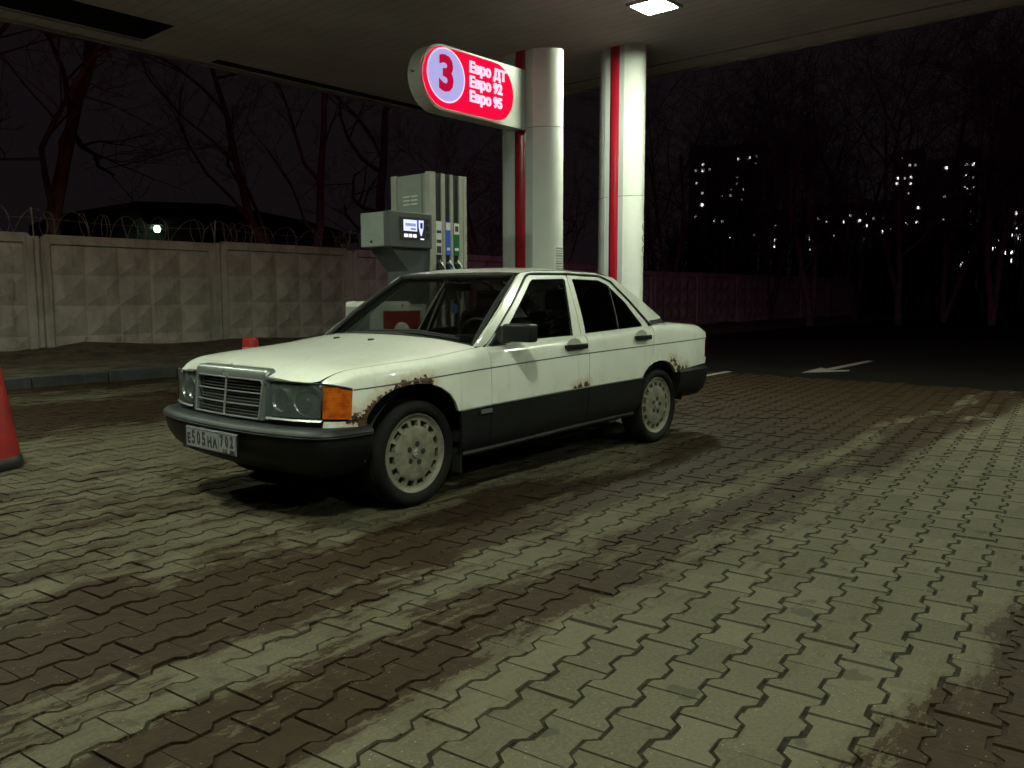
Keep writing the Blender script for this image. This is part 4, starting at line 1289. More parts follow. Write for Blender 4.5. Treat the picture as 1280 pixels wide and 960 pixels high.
ARCH_F = [(.392, .530), (.372, .575), (.335, .622), (.28, .663), (.20, .694), (.10, .710), (.02, .711), (-.07, .700), (-.15, .674), (-.215, .632), (-.262, .578), (-.290, .523)]
ARCH_R = [(-2.345, .560), (-2.375, .602), (-2.43, .642), (-2.51, .667), (-2.60, .678), (-2.69, .672), (-2.77, .650), (-2.835, .612), (-2.89, .562)]
hk = 8.0
for side in (1, -1):
    gp = .0045
    fend = [(.487, .556), (.44, .552)] + [(x, z) for x, z in ARCH_F] + [(-.569, .531)]
    xk = [(x, kz(x, z)) for x, z in fend] + [(-.569, hk + .10), (-.5, hk - gp * 6), (-.3, hk - gp * 6), (0, hk - gp * 6), (.2, hk - gp * 6), (.40, hk - gp * 6), (.50, hk - .06), (.565, hk - .25), (.590, kz(.590, .748) if False else 7.1), (.53, kz(.53, .735)), (.470, kz(.470, .716))]
    dense = []
    for i, (x, k) in enumerate(xk):
        x2, k2 = xk[(i + 1) % len(xk)]
        n = max(1, int(abs(x2 - x) / .05)) if 2.5 < k < 4 or k > 7 else 1
        for q in range(n): dense.append((lerp(x, x2, q / n), lerp(k, k2, q / n)))
    panel('front_fender', dense, 'xk', P['paint'], side=side, thick=.02)
    # doors
    tint = P['tint'] if side > 0 else P['tintf']
    tintr = P['tintd'] if side > 0 else P['tintf']
    fd = [(-.578, kz(-.578, .533)), (-.578, 7.9), (-1.1, 7.9), (-1.608, 7.9), (-1.608, kz(-1.608, .553)), (-1.1, kz(-1.1, .543))]
    d1 = panel('front_door', fd, 'xk', P['paint'], side=side, thick=.02)
    rd_ = [(-1.617, kz(-1.617, .553)), (-1.617, 7.9), (-2.1, 7.9), (-2.545, 7.9), (-2.53, 6.4), (-2.485, kz(-2.485, .735)), (-2.44, kz(-2.44, .690)), (-2.365, kz(-2.365, .605)), (-2.338, kz(-2.338, .560)), (-2.0, kz(-2.0, .556))]
    d2 = panel('rear_door', rd_, 'xk', P['paint'], side=side, thick=.02)
    rq = [(-2.345, kz(-2.345, .563)), (-2.372, kz(-2.372, .607)), (-2.447, kz(-2.447, .694)), (-2.492, kz(-2.492, .738)), (-2.538, 6.4), (-2.553, 7.9), (-2.553, 8.0), (-2.62, 8.0), (-2.72, 8.03), (-2.9, 8.02), (-3.2, 8.0), (-3.42, 8.0), (-3.515, 7.9), (-3.515, 6.0), (-3.505, kz(-3.505, .66)), (-3.49, kz(-3.49, .60)), (-3.2, kz(-3.2, .590)), (-2.93, kz(-2.93, .572))]
    arch = [(x, kz(x, z)) for x, z in ARCH_R[::-1]]
    panel('rear_quarter', rq + arch[:-1], 'xk', P['paint'], side=side, thick=.03)
    # dark cladding in three lengths
    for (xa, xb) in ((-.300, -.5735), (-.5785, -1.610), (-1.6155, -2.338)):
        pts = [(xa, .02), (xa, kz(xa, tab(ZC, xa) - .002)), ((xa + xb) / 2, kz((xa + xb) / 2, tab(ZC, (xa + xb) / 2) - .002)), (xb, kz(xb, tab(ZC, xb) - .002)), (xb, .02), ((xa + xb) / 2, .02)]
        if xa == -.300: pts[0] = (-.335, .02)
        if xb == -2.338: pts[4] = (-2.315, .02)
        panel('side_cladding', pts, 'xk', P['clad'], side=side, off=.006, thick=.02)
    # sill rail below the cladding
    bm = BM()
    for xa, xb in ((-.36, -2.28),):
        n = 20
        tube(bm, [(lerp(xa, xb, q / n), side * (tab(WT, lerp(xa, xb, q / n)) - .055), tab(ZS, lerp(xa, xb, q / n)) - .012) for q in range(n + 1)], .020, 8)
    obj('sill', bm, P['bump'], car, sm=True)
    # waist crease, its shade drawn as a dark strip; cladding top moulding
    bm = BM()
    n = 44
    xs_ = [lerp(.455, -3.50, q / n) for q in range(n + 1)]
    rows = []
    for x in xs_:
        y, z = surf(x, 5.0)
        rows.append([bm.verts.new((x, side * (y + .0006), z + .0042)), bm.verts.new((x, side * (y + .0022), z)), bm.verts.new((x, side * (y + .0006), z - .0042))])
    for a, b in zip(rows, rows[1:]):
        for q in (0, 1): bm.faces.new((a[q], b[q], b[q + 1], a[q + 1]))
    obj('waist_crease', bm, P['crease'], car)
    bm = BM()
    for (xa, xb) in ((-.30, -.571), (-.58, -1.609), (-1.617, -2.335)):
        tube(bm, [(lerp(xa, xb, q / 12), side * (surf(lerp(xa, xb, q / 12), 3.0)[0] + .006), tab(ZC, lerp(xa, xb, q / 12)) + .002) for q in range(13)], .0055, 6)
    obj('cladding_moulding', bm, P['shell'], car, sm=True)
    if side > 0:
        bm = BM()
        y = surf(-.52, 2.8)[0] + .012
        box(bm, -.57, -.47, y - .004, y + .002, .487, .512); obj('cladding_badge', bm, P['shell'], car)
    # door handles
    for (xa, xb, z, dd) in ((-1.33, -1.565, .846, d1), (-2.225, -2.435, .873, d2)):
        xm = (xa + xb) / 2
        ys = surf(xm, kz(xm, z))[0]
        bm = BM()
        lathe(bm, [(0.0, -.002), (.30, -.002), (.42, .002), (.50, .004)], lambda a, b, h: (xm + .01 + a * .18, side * (ys + .003 + h * .5), z + b * .115), 24)
        obj('handle_recess', bm, simple('handle_cup', (0.42, 0.42, 0.37), .5) if 'hc' not in P else P['hc'], dd, sm=True)
        bm = BM()
        box(bm, xb, xa, min(side * (ys + .014), side * (ys + .036)), max(side * (ys + .014), side * (ys + .036)), z - .019, z + .017, bev=.008, seg=2)
        for q in (xa - .02, xb + .02):
            box(bm, q - .015, q + .015, min(side * (ys - .005), side * (ys + .02)), max(side * (ys - .005), side * (ys + .02)), z - .013, z + .011)
        obj('handle', bm, P['bump'], dd, sm=True)
    # door window frames and panes
    def ring(name, outer, inner, mat, parent, off=0.004):
        bm = BM()
        def dens(pts):
            r = []
            for i, (x, z) in enumerate(pts):
                x2, z2 = pts[(i + 1) % len(pts)]
                for q in range(8): r.append((lerp(x, x2, q / 8), lerp(z, z2, q / 8)))
            return r
        A, B = dens(outer), dens(inner)
        va = [bm.verts.new((x, side * (gy(x, z) + off), z)) for x, z in A]
        vb = [bm.verts.new((x, side * (gy(x, z) + off), z)) for x, z in B]
        vc = [bm.verts.new((x, side * (gy(x, z) + off - .02), z)) for x, z in B]
        vd = [bm.verts.new((x, side * (gy(x, z) + off - .02), z)) for x, z in A]
        n = len(A)
        for i in range(n):
            j = (i + 1) % n
            for p_, q_ in ((va, vb), (vb, vc), (vd, va)):
                fc = (p_[i], p_[j], q_[j], q_[i])
                bm.faces.new(fc if side < 0 else fc[::-1])
        return obj(name, bm, mat, parent, sm=True)
    fin = [(-.715, .908), (-.97, 1.095), (-1.225, 1.285), (-1.262, 1.302), (-1.62, 1.311), (-1.632, 1.300), (-1.50, .917), (-1.1, .912)]
    fou = [(-.600, .878), (-.95, 1.128), (-1.205, 1.315), (-1.252, 1.333), (-1.655, 1.338), (-1.665, 1.32), (-1.592, .905), (-1.1, .893)]
    ring('window_frame', fou, fin, P['paint'], d1)
    rin = [(-1.655, .925), (-1.722, 1.300), (-1.732, 1.311), (-2.06, 1.305), (-2.16, 1.272), (-2.315, 1.14), (-2.455, .962), (-2.445, .950)]
    rou = [(-1.602, .905), (-1.673, 1.32), (-1.685, 1.338), (-2.085, 1.330), (-2.205, 1.292), (-2.375, 1.14), (-2.555, .955), (-2.53, .935)]
    ring('window_frame', rou, rin, P['paint'], d2)
    panel('window_pane', fin, 'g', tint, d1, off=-.004, side=side, thick=0, step=.08)
    panel('window_pane', rin, 'g', tintr, d2, off=-.004, side=side, thick=0, step=.08)
    bm = BM()
    tube(bm, [(lerp(-2.10, -2.175, q / 6), side * (gy(lerp(-2.10, -2.175, q / 6), lerp(.945, 1.262, q / 6)) + .001), lerp(.945, 1.262, q / 6)) for q in range(7)], .007, 6)
    obj('quarter_bar', bm, P['clad'], d2, sm=True)
    bm = BM()
    for pts_ in (fin, rin):
        tube(bm, [(x, side * (gy(x, z) + .001), z) for x, z in pts_ + pts_[:1]], .0042, 5)
    obj('window_seal', bm, P['rubber'], car)
    # drip line
    drip = [(-.592, .880), (-.77, 1.010), (-.95, 1.140), (-1.192, 1.324), (-1.235, 1.342), (-1.30, 1.347), (-1.67, 1.352), (-2.09, 1.344), (-2.225, 1.302), (-2.40, 1.145), (-2.585, .968)]
    bm = BM()
    tube(bm, [(x, side * (gy(x, z) + .006), z) for x, z in drip], .006, 6)
    obj('drip_rail', bm, P['rubber'], car, sm=True)
    # body side frame: A pillar, roof rail, C pillar
    outer = [(-.510, .886), (-.70, 1.022), (-.92, 1.180), (-1.125, 1.330), (-1.16, 1.347), (-1.30, 1.362), (-1.67, 1.370), (-2.05, 1.362), (-2.28, 1.330), (-2.42, 1.252), (-2.64, 1.120), (-2.835, 1.018)]
    inner = [(x + (-.001), z + .004) for x, z in drip[::-1]]
    panel('pillar_frame', outer + [(-2.845, 1.005), (-2.60, .992)] + inner, 'g', P['paint'], side=side, off=.004, thick=.03, step=.06)
    # black vent below the C pillar
    panel('pillar_vent', [(-2.592, .988), (-2.845, 1.001), (-2.895, .966), (-2.60, .955)], 'g', P['rubber'], side=side, off=.003, thick=.02, step=.1)

# ---- bonnet, boot lid
hood = [(-.505, 8.03), (-.49, 8.6), (-.44, 9.6), (-.405, 10.2), (-.385, 11.0), (.622, 11.0), (.622, 10.14), (.668, 10.05), (.662, 9.6), (.645, 9.1), (.618, 8.5), (.586, 8.1), (.575, 8.03), (.50, 8.03), (.3, 8.03), (0, 8.03), (-.3, 8.03)]
panel('bonnet', hood, 'xk', P['paint'], both=True, thick=.018, kstep=.2)
boot = [(-2.86, 8.12), (-2.89, 9.0), (-2.91, 11.0), (-3.54, 11.0), (-3.52, 8.12), (-3.2, 8.06)]
panel('boot_lid', boot, 'xk', P['paint'], both=True, thick=.02, kstep=.2)
panel('rear_shelf_panel', [(-2.60, 8.03), (-2.62, 9.0), (-2.66, 11.0), (-2.905, 11.0), (-2.885, 9.0), (-2.855, 8.06)], 'xk', P['rubber'], both=True, thick=.01, kstep=.4)
# rear panel
bm = BM()
sec = [surf(-3.53, k) for k in (2.6, 3.5, 5, 6, 7, 7.6, 8, 9, 10, 11)]
pts = [(y, z) for y, z in sec] + [(-y, z) for y, z in sec[-2::-1]]
A = [bm.verts.new((-3.505, y, z)) for y, z in pts]
B = [bm.verts.new((-3.555, y * .97, lerp(z, .72, .03))) for y, z in pts]
for i in range(len(A) - 1): bm.faces.new((A[i], A[i + 1], B[i + 1], B[i]))
bm.faces.new(B)
obj('rear_panel', bm, P['paint'], car, sm=True)
for side in (1, -1):
    bm = BM()
    n = 6
    rows = []
    for q in range(n + 1):
        a = q / n
        x = lerp(-3.455, -3.575, min(1, a * 1.6)); y = lerp(surf(-3.46, 5)[0] + .004, .44, max(0, (a - .3) / .7) if a > .3 else 0)
        rows.append([bm.verts.new((x - (0.012 if zz else 0), side * y, (.655, .815)[zz])) for zz in (0, 1)])
    for a, b in zip(rows, rows[1:]): bm.faces.new((a[0], b[0], b[1], a[1]))
    obj('tail_lamp', bm, P['redlens'], car, sm=True)

# ---- windscreen, rear window, roof
def wgrid(name, bot, top, bulge, mat, n=16, m=8, u0=-1, u1=1):
    bm = BM()
    vs_ = []
    for j in range(m + 1):
        v = j / m
        row = []
        for i in range(n + 1):
            u = lerp(u0, u1, i / n)
            p_ = Vector(bot(u)).lerp(Vector(top(u)), v) + Vector(bulge) * math.sin(PI * v)
            row.append(bm.verts.new(p_))
        vs_.append(row)
    for j in range(m):
        for i in range(n):
            bm.faces.new((vs_[j][i], vs_[j][i + 1], vs_[j + 1][i + 1], vs_[j + 1][i]))
    return obj(name, bm, mat, car, sm=True, angle=80)
fb = lambda u: (-.405 - .115 * u * u, .737 * u, .948 - .066 * u * u)
ft = lambda u: (-1.068 - .075 * u * u, .563 * u, 1.336 - .004 * u * u)
wgrid('windscreen', fb, ft, (.012, 0, .014), P['glass'])
def border(name, bot, top, bulge, rad):
    bm = BM()
    path = [Vector(bot(u / 10)) for u in range(-10, 11)]
    path += [Vector(bot(1)).lerp(Vector(top(1)), v / 8) + Vector(bulge) * math.sin(PI * v / 8) for v in range(1, 9)]
    path += [Vector(top(u / 10)) for u in range(9, -11, -1)]
    path += [Vector(bot(-1)).lerp(Vector(top(-1)), v / 8) + Vector(bulge) * math.sin(PI * v / 8) for v in range(7, -1, -1)]
    tube(bm, path, rad, 7, cap=False)
    return obj(name, bm, P['rubber'], car, sm=True)
border('windscreen_seal', fb, ft, (.012, 0, .014), .0155)
rb = lambda u: (-2.83 + .10 * u * u - .06, .655 * u, .985 + .010 * u * u)
rt2 = lambda u: (-2.27 + .05 * u * u, .535 * u, 1.350 - .012 * u * u)
wgrid('rear_window', rb, rt2, (-.012, 0, .018), P['tintd'])
border('rear_window_seal', rb, rt2, (-.012, 0, .018), .012)
ZE = [(-2.40, 1.270), (-2.28, 1.330), (-2.05, 1.362), (-1.67, 1.370), (-1.30, 1.362), (-1.16, 1.347), (-1.05, 1.335)]
ZT = [(-2.32, 1.342), (-2.1, 1.376), (-1.65, 1.400), (-1.3, 1.389), (-1.055, 1.351)]
bm = BM()
rows = []
NU, NV = 20, 22
for j in range(NV + 1):
    row = []
    for i in range(NU + 1):
        u = -1 + 2 * i / NU
        x = lerp(ft(u)[0] + .010 - .004 * u * u, rt2(u)[0] + .004, j / NV)
        ze = tab(ZE, x)
        y = u * (gy(x, ze) + .006)
        z = ze + (tab(ZT, x) - ze) * (1 - abs(u) ** 2.6) + .002
        row.append(bm.verts.new((x, y, z)))
    rows.append(row)
for j in range(NV):
    for i in range(NU):
        bm.faces.new((rows[j][i], rows[j][i + 1], rows[j + 1][i + 1], rows[j + 1][i]))
obj('roof', bm, P['paint'], car, sm=True, angle=80)
# headlining closes the roof from inside
bm = BM(); box(bm, -2.2, -1.15, -.52, .52, 1.315, 1.325); obj('headlining', bm, P['inter'], car)

# ---- nose
def strip(name, path, z0f, z1f, mat, parent=None, lean=.012, both=True, depth=.0):
    """upright curved strip along a plan path (x,y) on each side"""
    res = []
    for side in ((1, -1) if both else (1,)):
        bm = BM()
        rows = []
        for i, (x, y) in enumerate(path):
            t = i / (len(path) - 1)
            z0, z1 = z0f(t), z1f(t)
            rows.append([bm.verts.new((x + depth - lean * q, side * y, lerp(z0, z1, q))) for q in (0, .25, .5, .75, 1)])
        for a, b in zip(rows, rows[1:]):
            for q in range(4):
                fc = (a[q], b[q], b[q + 1], a[q + 1])
                bm.faces.new(fc if side > 0 else fc[::-1])
        res.append(obj(name, bm, mat, parent or car, sm=True, angle=60))
    return res
HP = [(.700, .372), (.690, .45), (.672, .54), (.645, .63), (.602, .722)]
IP = [(.600, .726), (.578, .758), (.548, .782), (.512, .798), (.474, .806)]
strip('headlamp_lens', HP, lambda t: lerp(.562, .568, t), lambda t: lerp(.752, .744, t), P['lens'])
strip('headlamp_reflector', HP, lambda t: lerp(.560, .566, t), lambda t: lerp(.754, .746, t), P['refl'], depth=-.035)
for side in (1, -1):
    bm = BM()
    c0 = Vector((.570, side * .620, .655))
    lathe(bm, [(.082, .045), (.07, .02), (.045, .0), (.018, -.008), (0, -.008)], lambda a, b, h: (c0.x + h - (a * .32), c0.y + side * a, c0.z + b), 22)
    obj('headlamp_bowl', bm, P['bowl'], car, sm=True)
    bm = BM()
    c1 = Vector((.628, side * .455, .650))
    lathe(bm, [(.062, .035), (.052, .015), (.032, .0), (.012, -.006), (0, -.006)], lambda a, b, h: (c1.x + h - (a * .15), c1.y + side * a, c1.z + b), 20)
    obj('headlamp_bowl', bm, P['bowl'], car, sm=True)
    bm = BM()
    lathe(bm, [(.013, .0), (.014, .03), (.009, .042), (0, .045)], lambda a, b, h: (c0.x + h, c0.y + a, c0.z + b), 10)
    obj('headlamp_bulb', bm, P['plate'], car, sm=True)
    bm = BM()
    tube(bm, [(x - .004, side * y, z) for x, y, z in [(.697, .373, .754), (.687, .45, .753), (.669, .54, .752), (.642, .63, .749), (.600, .722, .746), (.574, .758, .742), (.51, .80, .727), (.470, .807, .716)]], .0055, 6)
    tube(bm, [(.602, side * .724, .566), (.590, side * .724, .746)], .005, 6)
    obj('lamp_seal', bm, P['rubber'], car)
strip('indicator_lens', IP, lambda t: lerp(.568, .562, t), lambda t: lerp(.742, .714, t), P['amber'])
strip('indicator_back', [(x - .03, y - .03) for x, y in IP], lambda t: lerp(.566, .560, t), lambda t: lerp(.744, .716, t), P['refl'])
strip('lamp_lower_trim', [(x + .006, y + .002) for x, y in HP], lambda t: .550, lambda t: .5595, P['slat'])
strip('lamp_sill_panel', [(x - .002, y) for x, y in HP], lambda t: .50, lambda t: .549, P['bump'])
strip('wing_sill_panel', [(.601, .724), (.578, .758), (.548, .782), (.512, .799), (.474, .808), (.43, .815), (.392, .818)], lambda t: .50, lambda t: lerp(.552, .5485, t), P['paint'])
bm = BM(); box(bm, .45, .56, -.66, .66, .50, .75); obj('nose_filler', bm, P['black'], car)

# grille
grl = empty('grille_dummy')
bpy.data.objects.remove(grl)
GT, GB = (.690, .796), (.722, .535)         # (x,z) top and bottom of the front plane
def gp3(y, t, d=0.0):
    return (lerp(GB[0], GT[0], t) + d - .02 * (y / .36) ** 2, y, lerp(GB[1], GT[1], t))
bm = BM()
# broad rounded shell: outer loop -> front loop -> inner loop
def gloop(hwb, hwt, tb, tt, d, rnd):
    pts = []
    pts += [(-lerp(hwb, hwb, 0), tb)]
    n = 6
    for k in range(n + 1):
        a = PI - (PI / 2) * k / n
        pts.append((-hwt + rnd + rnd * math.cos(a), tt - rnd * 3.6 + rnd * 3.6 * math.sin(a)))
    for k in range(n + 1):
        a = PI / 2 - (PI / 2) * k / n
        pts.append((hwt - rnd + rnd * math.cos(a), tt - rnd * 3.6 + rnd * 3.6 * math.sin(a)))
    pts += [(hwb, tb)]
    mid = []
    return [bm.verts.new(gp3(y, t, d)) for y, t in pts]
L0 = gloop(.350, .356, .02, 1.045, -.055, .03)
L1 = gloop(.352, .360, .00, 1.035, -.010, .03)
L2 = gloop(.345, .353, .00, .985, .006, .028)
L3 = gloop(.318, .330, .02, .800, .004, .020)
L4 = gloop(.312, .322, .03, .785, -.035, .020)
for a, b in ((L0, L1), (L1, L2), (L2, L3), (L3, L4)):
    for i in range(len(a) - 1):
        bm.faces.new((a[i], a[i + 1], b[i + 1], b[i]))
grille = obj('grille_shell', bm, P['shell'], car, sm=True, angle=50)
bm = BM()
tube(bm, [gp3(y, t, .005) for y, t in [(-.319, .03), (-.326, .40), (-.330, .74), (-.322, .80), (-.30, .812), (0, .812), (.30, .812), (.322, .80), (.330, .74), (.326, .40), (.319, .03)]], .0042, 6)
obj('grille_trim', bm, P['chrome'], grille, sm=True)
bm = BM()
tube(bm, [gp3(lerp(-.32, .32, q / 8), .022, .004) for q in range(9)], .006, 6)
obj('grille_trim', bm, P['chrome'], grille, sm=True)
bm = BM()
vsb = [bm.verts.new(gp3(y, t, -.035)) for y, t in ((-.33, 0), (.33, 0), (.33, .82), (-.33, .82))]
bm.faces.new(vsb)
obj('grille_mesh', bm, P['black'], grille)
for k in range(12):
    t = .022 + (.79 - .022) * (k + 0) / 12
    if k == 0: continue
    big = k in (4, 8)
    bm = BM()
    tube(bm, [gp3(lerp(-.322, .322, q / 8), t, -.006 if big else -.014) for q in range(9)], 0.0042 if big else .0030, 6)
    obj('grille_slat', bm, P['chrome'] if big else P['slat'], grille, sm=True)
bm = BM()
A0, A1 = gp3(0, .02, .002), gp3(0, .80, .002)
tube(bm, [A0, A1], .0058, 6)
obj('grille_bar', bm, P['chrome'], grille, sm=True)
# three pointed star in a ring: bonnet badge
def star(name, c, frame, r, mat, parent):
    bm = BM()
    lathe(bm, [(r, 0), (r * 1.0, .002), (r * .88, .003), (r * .86, 0)], lambda a, b, h: frame(a, b, h), 24)
    for k in range(3):
        an = PI / 2 + 2 * PI * k / 3
        tip = (r * .9 * math.cos(an), r * .9 * math.sin(an))
        l = (r * .15 * math.cos(an + PI / 3), r * .15 * math.sin(an + PI / 3)); q = (r * .15 * math.cos(an - PI / 3), r * .15 * math.sin(an - PI / 3))
        ap = bm.verts.new(frame(0, 0, .005)); a = bm.verts.new(frame(*tip, .001)); b = bm.verts.new(frame(*l, .001)); c_ = bm.verts.new(frame(*q, .001))
        bm.faces.new((ap, b, a)); bm.faces.new((ap, a, c_))
    return obj(name, bm, mat, parent, sm=False)
cg = gp3(0, .89, .010)
star('bonnet_badge', cg, lambda a, b, h: (cg[0] + h, a, cg[2] + b), .024, P['chrome'], grille)
bm = BM()
tube(bm, [(.662, 0, .806), (.662, 0, .828)], .004, 6)
obj('star_stub', bm, P['chrome'], grille)

# ---- bumpers
def sweep(name, path, prof, mats, mi=None, cap=True):
    bm = BM()
    rows = []
    n = len(path)
    for i, (x, y) in enumerate(path):
        a = Vector(path[max(0, i - 1)]); b = Vector(path[min(n - 1, i + 1)])
        t = (b - a).normalized()
        nrm = Vector((t.y, -t.x))
        if nrm.dot(Vector((x + 1.3, y))) < 0: nrm = -nrm
        rows.append([bm.verts.new((x + nrm.x * d, y + nrm.y * d, z)) for d, z in prof])
    for a, b in zip(rows, rows[1:]):
        for q in range(len(prof) - 1):
            f = bm.faces.new((a[q], b[q], b[q + 1], a[q + 1]))
            if mi: f.material_index = mi[q]
    if cap:
        bm.faces.new(rows[0]); bm.faces.new(rows[-1][::-1])
    return obj(name, bm, mats, car, sm=True, angle=32)
half = [(.800, 0.0), (.797, .15), (.788, .30), (.770, .45), (.746, .58), (.716, .69), (.688, .755), (.650, .802), (.60, .830), (.52, .842), (.42, .846), (.362, .847)]
fpath = [(x, -y) for x, y in half[:0:-1]] + half
prof = [(-.10, .520), (-.048, .522), (-.020, .514), (-.004, .502), (.004, .488), (-.002, .480), (-.010, .474), (-.008, .44), (-.022, .385), (-.055, .325), (-.11, .272), (-.18, .242)]
sweep('front_bumper', fpath, prof, [P['bump'], P['bumptop']], [1, 1, 1, 1, 1, 0, 0, 0, 0, 0, 0])
bm = BM(); tube(bm, [(x, y, .4775) for x, y in fpath], .0045, 5); obj('bumper_groove', bm, P['rubber'], car)
halfr = [(-3.640, 0.0), (-3.635, .3), (-3.615, .55), (-3.58, .70), (-3.53, .785), (-3.45, .826), (-3.30, .842), (-3.1, .848), (-2.93, .849)]
rpath = [(x, -y) for x, y in halfr[:0:-1]] + halfr
prof_r = [(-.06, .588), (-.02, .583), (0, .560), (.002, .52), (-.008, .45), (-.035, .38), (-.08, .335), (-.15, .315)]
sweep('rear_bumper', rpath, prof_r, [P['bump']])

# licence plate
pl = empty('x')
bpy.data.objects.remove(pl)
bm = BM()
PXc, PZc = .808, .402
def pf(y, z, d=0.0): return (PXc + d - .006 * (y / .26) ** 2, y, PZc + z)
box(bm, PXc - .012, PXc + .002, -.272, .272, PZc - .066, PZc + .062, bev=.006)
plate_b = obj('plate_holder', bm, P['bump'], car)
bm = BM(); box(bm, PXc + .0025, PXc + .0045, -.26, .26, PZc - .056, PZc + .056, bev=.002)
plate = obj('licence_plate', bm, P['plate'], car)
bm = BM()
for (y0, y1, z0, z1) in ((-.256, .256, .0500, .0530), (-.256, .256, -.0530, -.0500), (-.256, -.253, -.0500, .0500), (.253, .256, -.0500, .0500), (.086, .0885, -.0500, .0500)):
    box(bm, PXc + .0046, PXc + .0054, y0, y1, PZc + z0, PZc + z1)
obj('plate_border', bm, P['ink'], plate)
def ptxt(s_, y, z, size, xs, bold=.0012):
    text_obj('plate_character', s_, P['ink'], size, fr((PXc + .0050, y, PZc + z), (0, 1, 0), (0, 0, 1)), plate, .0005, bold, 'CENTER', xs)
for s_, y, z, size, xs in (('Е', -.226, -.010, .074, .80), ('5', -.176, -.001, .103, .72), ('0', -.122, -.001, .103, .66), ('5', -.068, -.001, .103, .72), ('Н', -.006, -.010, .074, .85), ('А', .048, -.010, .074, .85),
                           ('7', .118, .010, .082, .72), ('0', .168, .010, .082, .66), ('2', .217, .010, .082, .72)):
    ptxt(s_, y, z, size, xs, .0042)
ptxt('RUS', .150, -.040, .028, .9, .0004)
bm = BM(); box(bm, PXc + .0046, PXc + .0054, .196, .244, PZc - .050, PZc - .030); obj('plate_flag', bm, P['ink'], plate)

# ---- wheels
def wheel(cx, cy, side, steer=0.0):
    R0 = .306
    w = empty('wheel_tmp')
    bpy.data.objects.remove(w)
    def F(a, b, h): return (cx + a, cy + side * h, R0 + b)
    bm = BM()
    prof = [(.224, -.075), (.235, -.088), (.258, -.095), (.282, -.090), (.297, -.078), (.304, -.06), (.306, -.03), (.306, .03), (.304, .060), (.297, .079), (.284, .091), (.264, .096), (.244, .090), (.232, .080), (.226, .068)]
    lathe(bm, prof, F, 56)
    ty = obj('wheel', bm, P['tyre'], car, sm=True, angle=50)
    # tread grooves
    bm = BM()
    for hh in (-.036, -.012, .012, .036):
        lathe(bm, [(.3062, hh - .004), (.3068, hh), (.3062, hh + .004)], F, 40)
    obj('tread_groove', bm, P['rimdark'], ty)
    # rim with fifteen openings
    bm = BM()
    NA = 90
    def ringv(r_, h): return [bm.verts.new(F(r_ * math.cos(2 * PI * k / NA + .03), r_ * math.sin(2 * PI * k / NA + .03), h)) for k in range(NA)]
    prof2 = [(.026, .074), (.080, .077), (.128, .076), (.150, .072), (.156, .069), (.190, .064), (.196, .064), (.210, .067), (.216, .074), (.223, .078), (.228, .074), (.228, .06)]
    rings = [ringv(r_, h) for r_, h in prof2]
    for j in range(len(rings) - 1):
        for k in range(NA):
            if j == 4 and k % 6 not in (0, 1):
                continue
            k2 = (k + 1) % NA
            bm.faces.new((rings[j][k], rings[j][k2], rings[j + 1][k2], rings[j + 1][k]))
    # walls of the openings
    be = [e for e in bm.edges if len(e.link_faces) == 1 and all(.152 < math.hypot(v.co.x - cx, v.co.z - R0) < .193 for v in e.verts)]
    r_ = bmesh.ops.extrude_edge_only(bm, edges=be)
    for e in r_['geom']:
        if isinstance(e, bmesh.types.BMVert): e.co.y -= side * .03
    rim = obj('rim', bm, P['rim'], ty, sm=True, angle=40)
    bm = BM()
    lathe(bm, [(0, .028), (.10, .028), (.220, .030), (.226, -.07)], F, 30)
    obj('rim_back', bm, P['rimdark'], ty)
    bm = BM()
    lathe(bm, [(0, .080), (.022, .0795), (.027, .078), (.030, .0735)], F, 24)
    cap = obj('hub_cap', bm, P['rim'], ty, sm=True)
    star('hub_star', None, lambda a, b, h: F(a, b, .080 + h), .022, P['chrome'], cap)
    for k in range(5):
        a = 2 * PI * k / 5 + PI / 2 + .2
        bx, bz = .056 * math.cos(a), .056 * math.sin(a)
        bm = BM()
        lathe(bm, [(.0, .0805), (.008, .0805), (.0095, .078), (.0165, .0780), (.017, .075)], lambda p_, q_, h: F(bx + p_, bz + q_, h), 10)
        obj('wheel_bolt', bm, P['rimdark'], ty, sm=True)
    return ty
for (wx, wy, sd) in ((0, .705, 1), (-2.665, .705, 1), (0, -.705, -1), (-2.665, -.705, -1)):
    wheel(wx, wy, sd)
    bm = BM()                                   # arch liner
    n = 18
    rowA, rowB = [], []
    for k in range(n + 1):
        a = 0.02 + (PI - .04) * k / n
        r_ = .385
        rowA.append(bm.verts.new((wx + r_ * math.cos(a), sd * .80, .306 + r_ * math.sin(a))))
        rowB.append(bm.verts.new((wx + r_ * math.cos(a), sd * .50, .306 + r_ * math.sin(a))))
    for k in range(n): bm.faces.new((rowA[k], rowA[k + 1], rowB[k + 1], rowB[k]))
    bm.faces.new(rowB)
    obj('arch_liner', bm, P['black'], car)

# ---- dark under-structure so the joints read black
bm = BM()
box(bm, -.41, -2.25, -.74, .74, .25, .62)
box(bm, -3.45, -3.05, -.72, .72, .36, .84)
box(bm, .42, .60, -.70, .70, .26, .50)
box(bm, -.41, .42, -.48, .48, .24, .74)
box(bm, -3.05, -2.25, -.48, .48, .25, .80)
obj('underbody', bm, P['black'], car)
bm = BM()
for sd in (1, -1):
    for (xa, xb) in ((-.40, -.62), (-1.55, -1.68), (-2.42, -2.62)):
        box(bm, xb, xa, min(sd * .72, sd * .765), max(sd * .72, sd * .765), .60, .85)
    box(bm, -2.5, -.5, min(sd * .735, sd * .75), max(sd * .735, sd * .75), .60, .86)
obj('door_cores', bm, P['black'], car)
bm = BM()
tube(bm, [(-3.45, -.42, .24), (-3.62, -.42, .24)], .022, 10, cap=False)
obj('exhaust_pipe', bm, P['slat'], car)
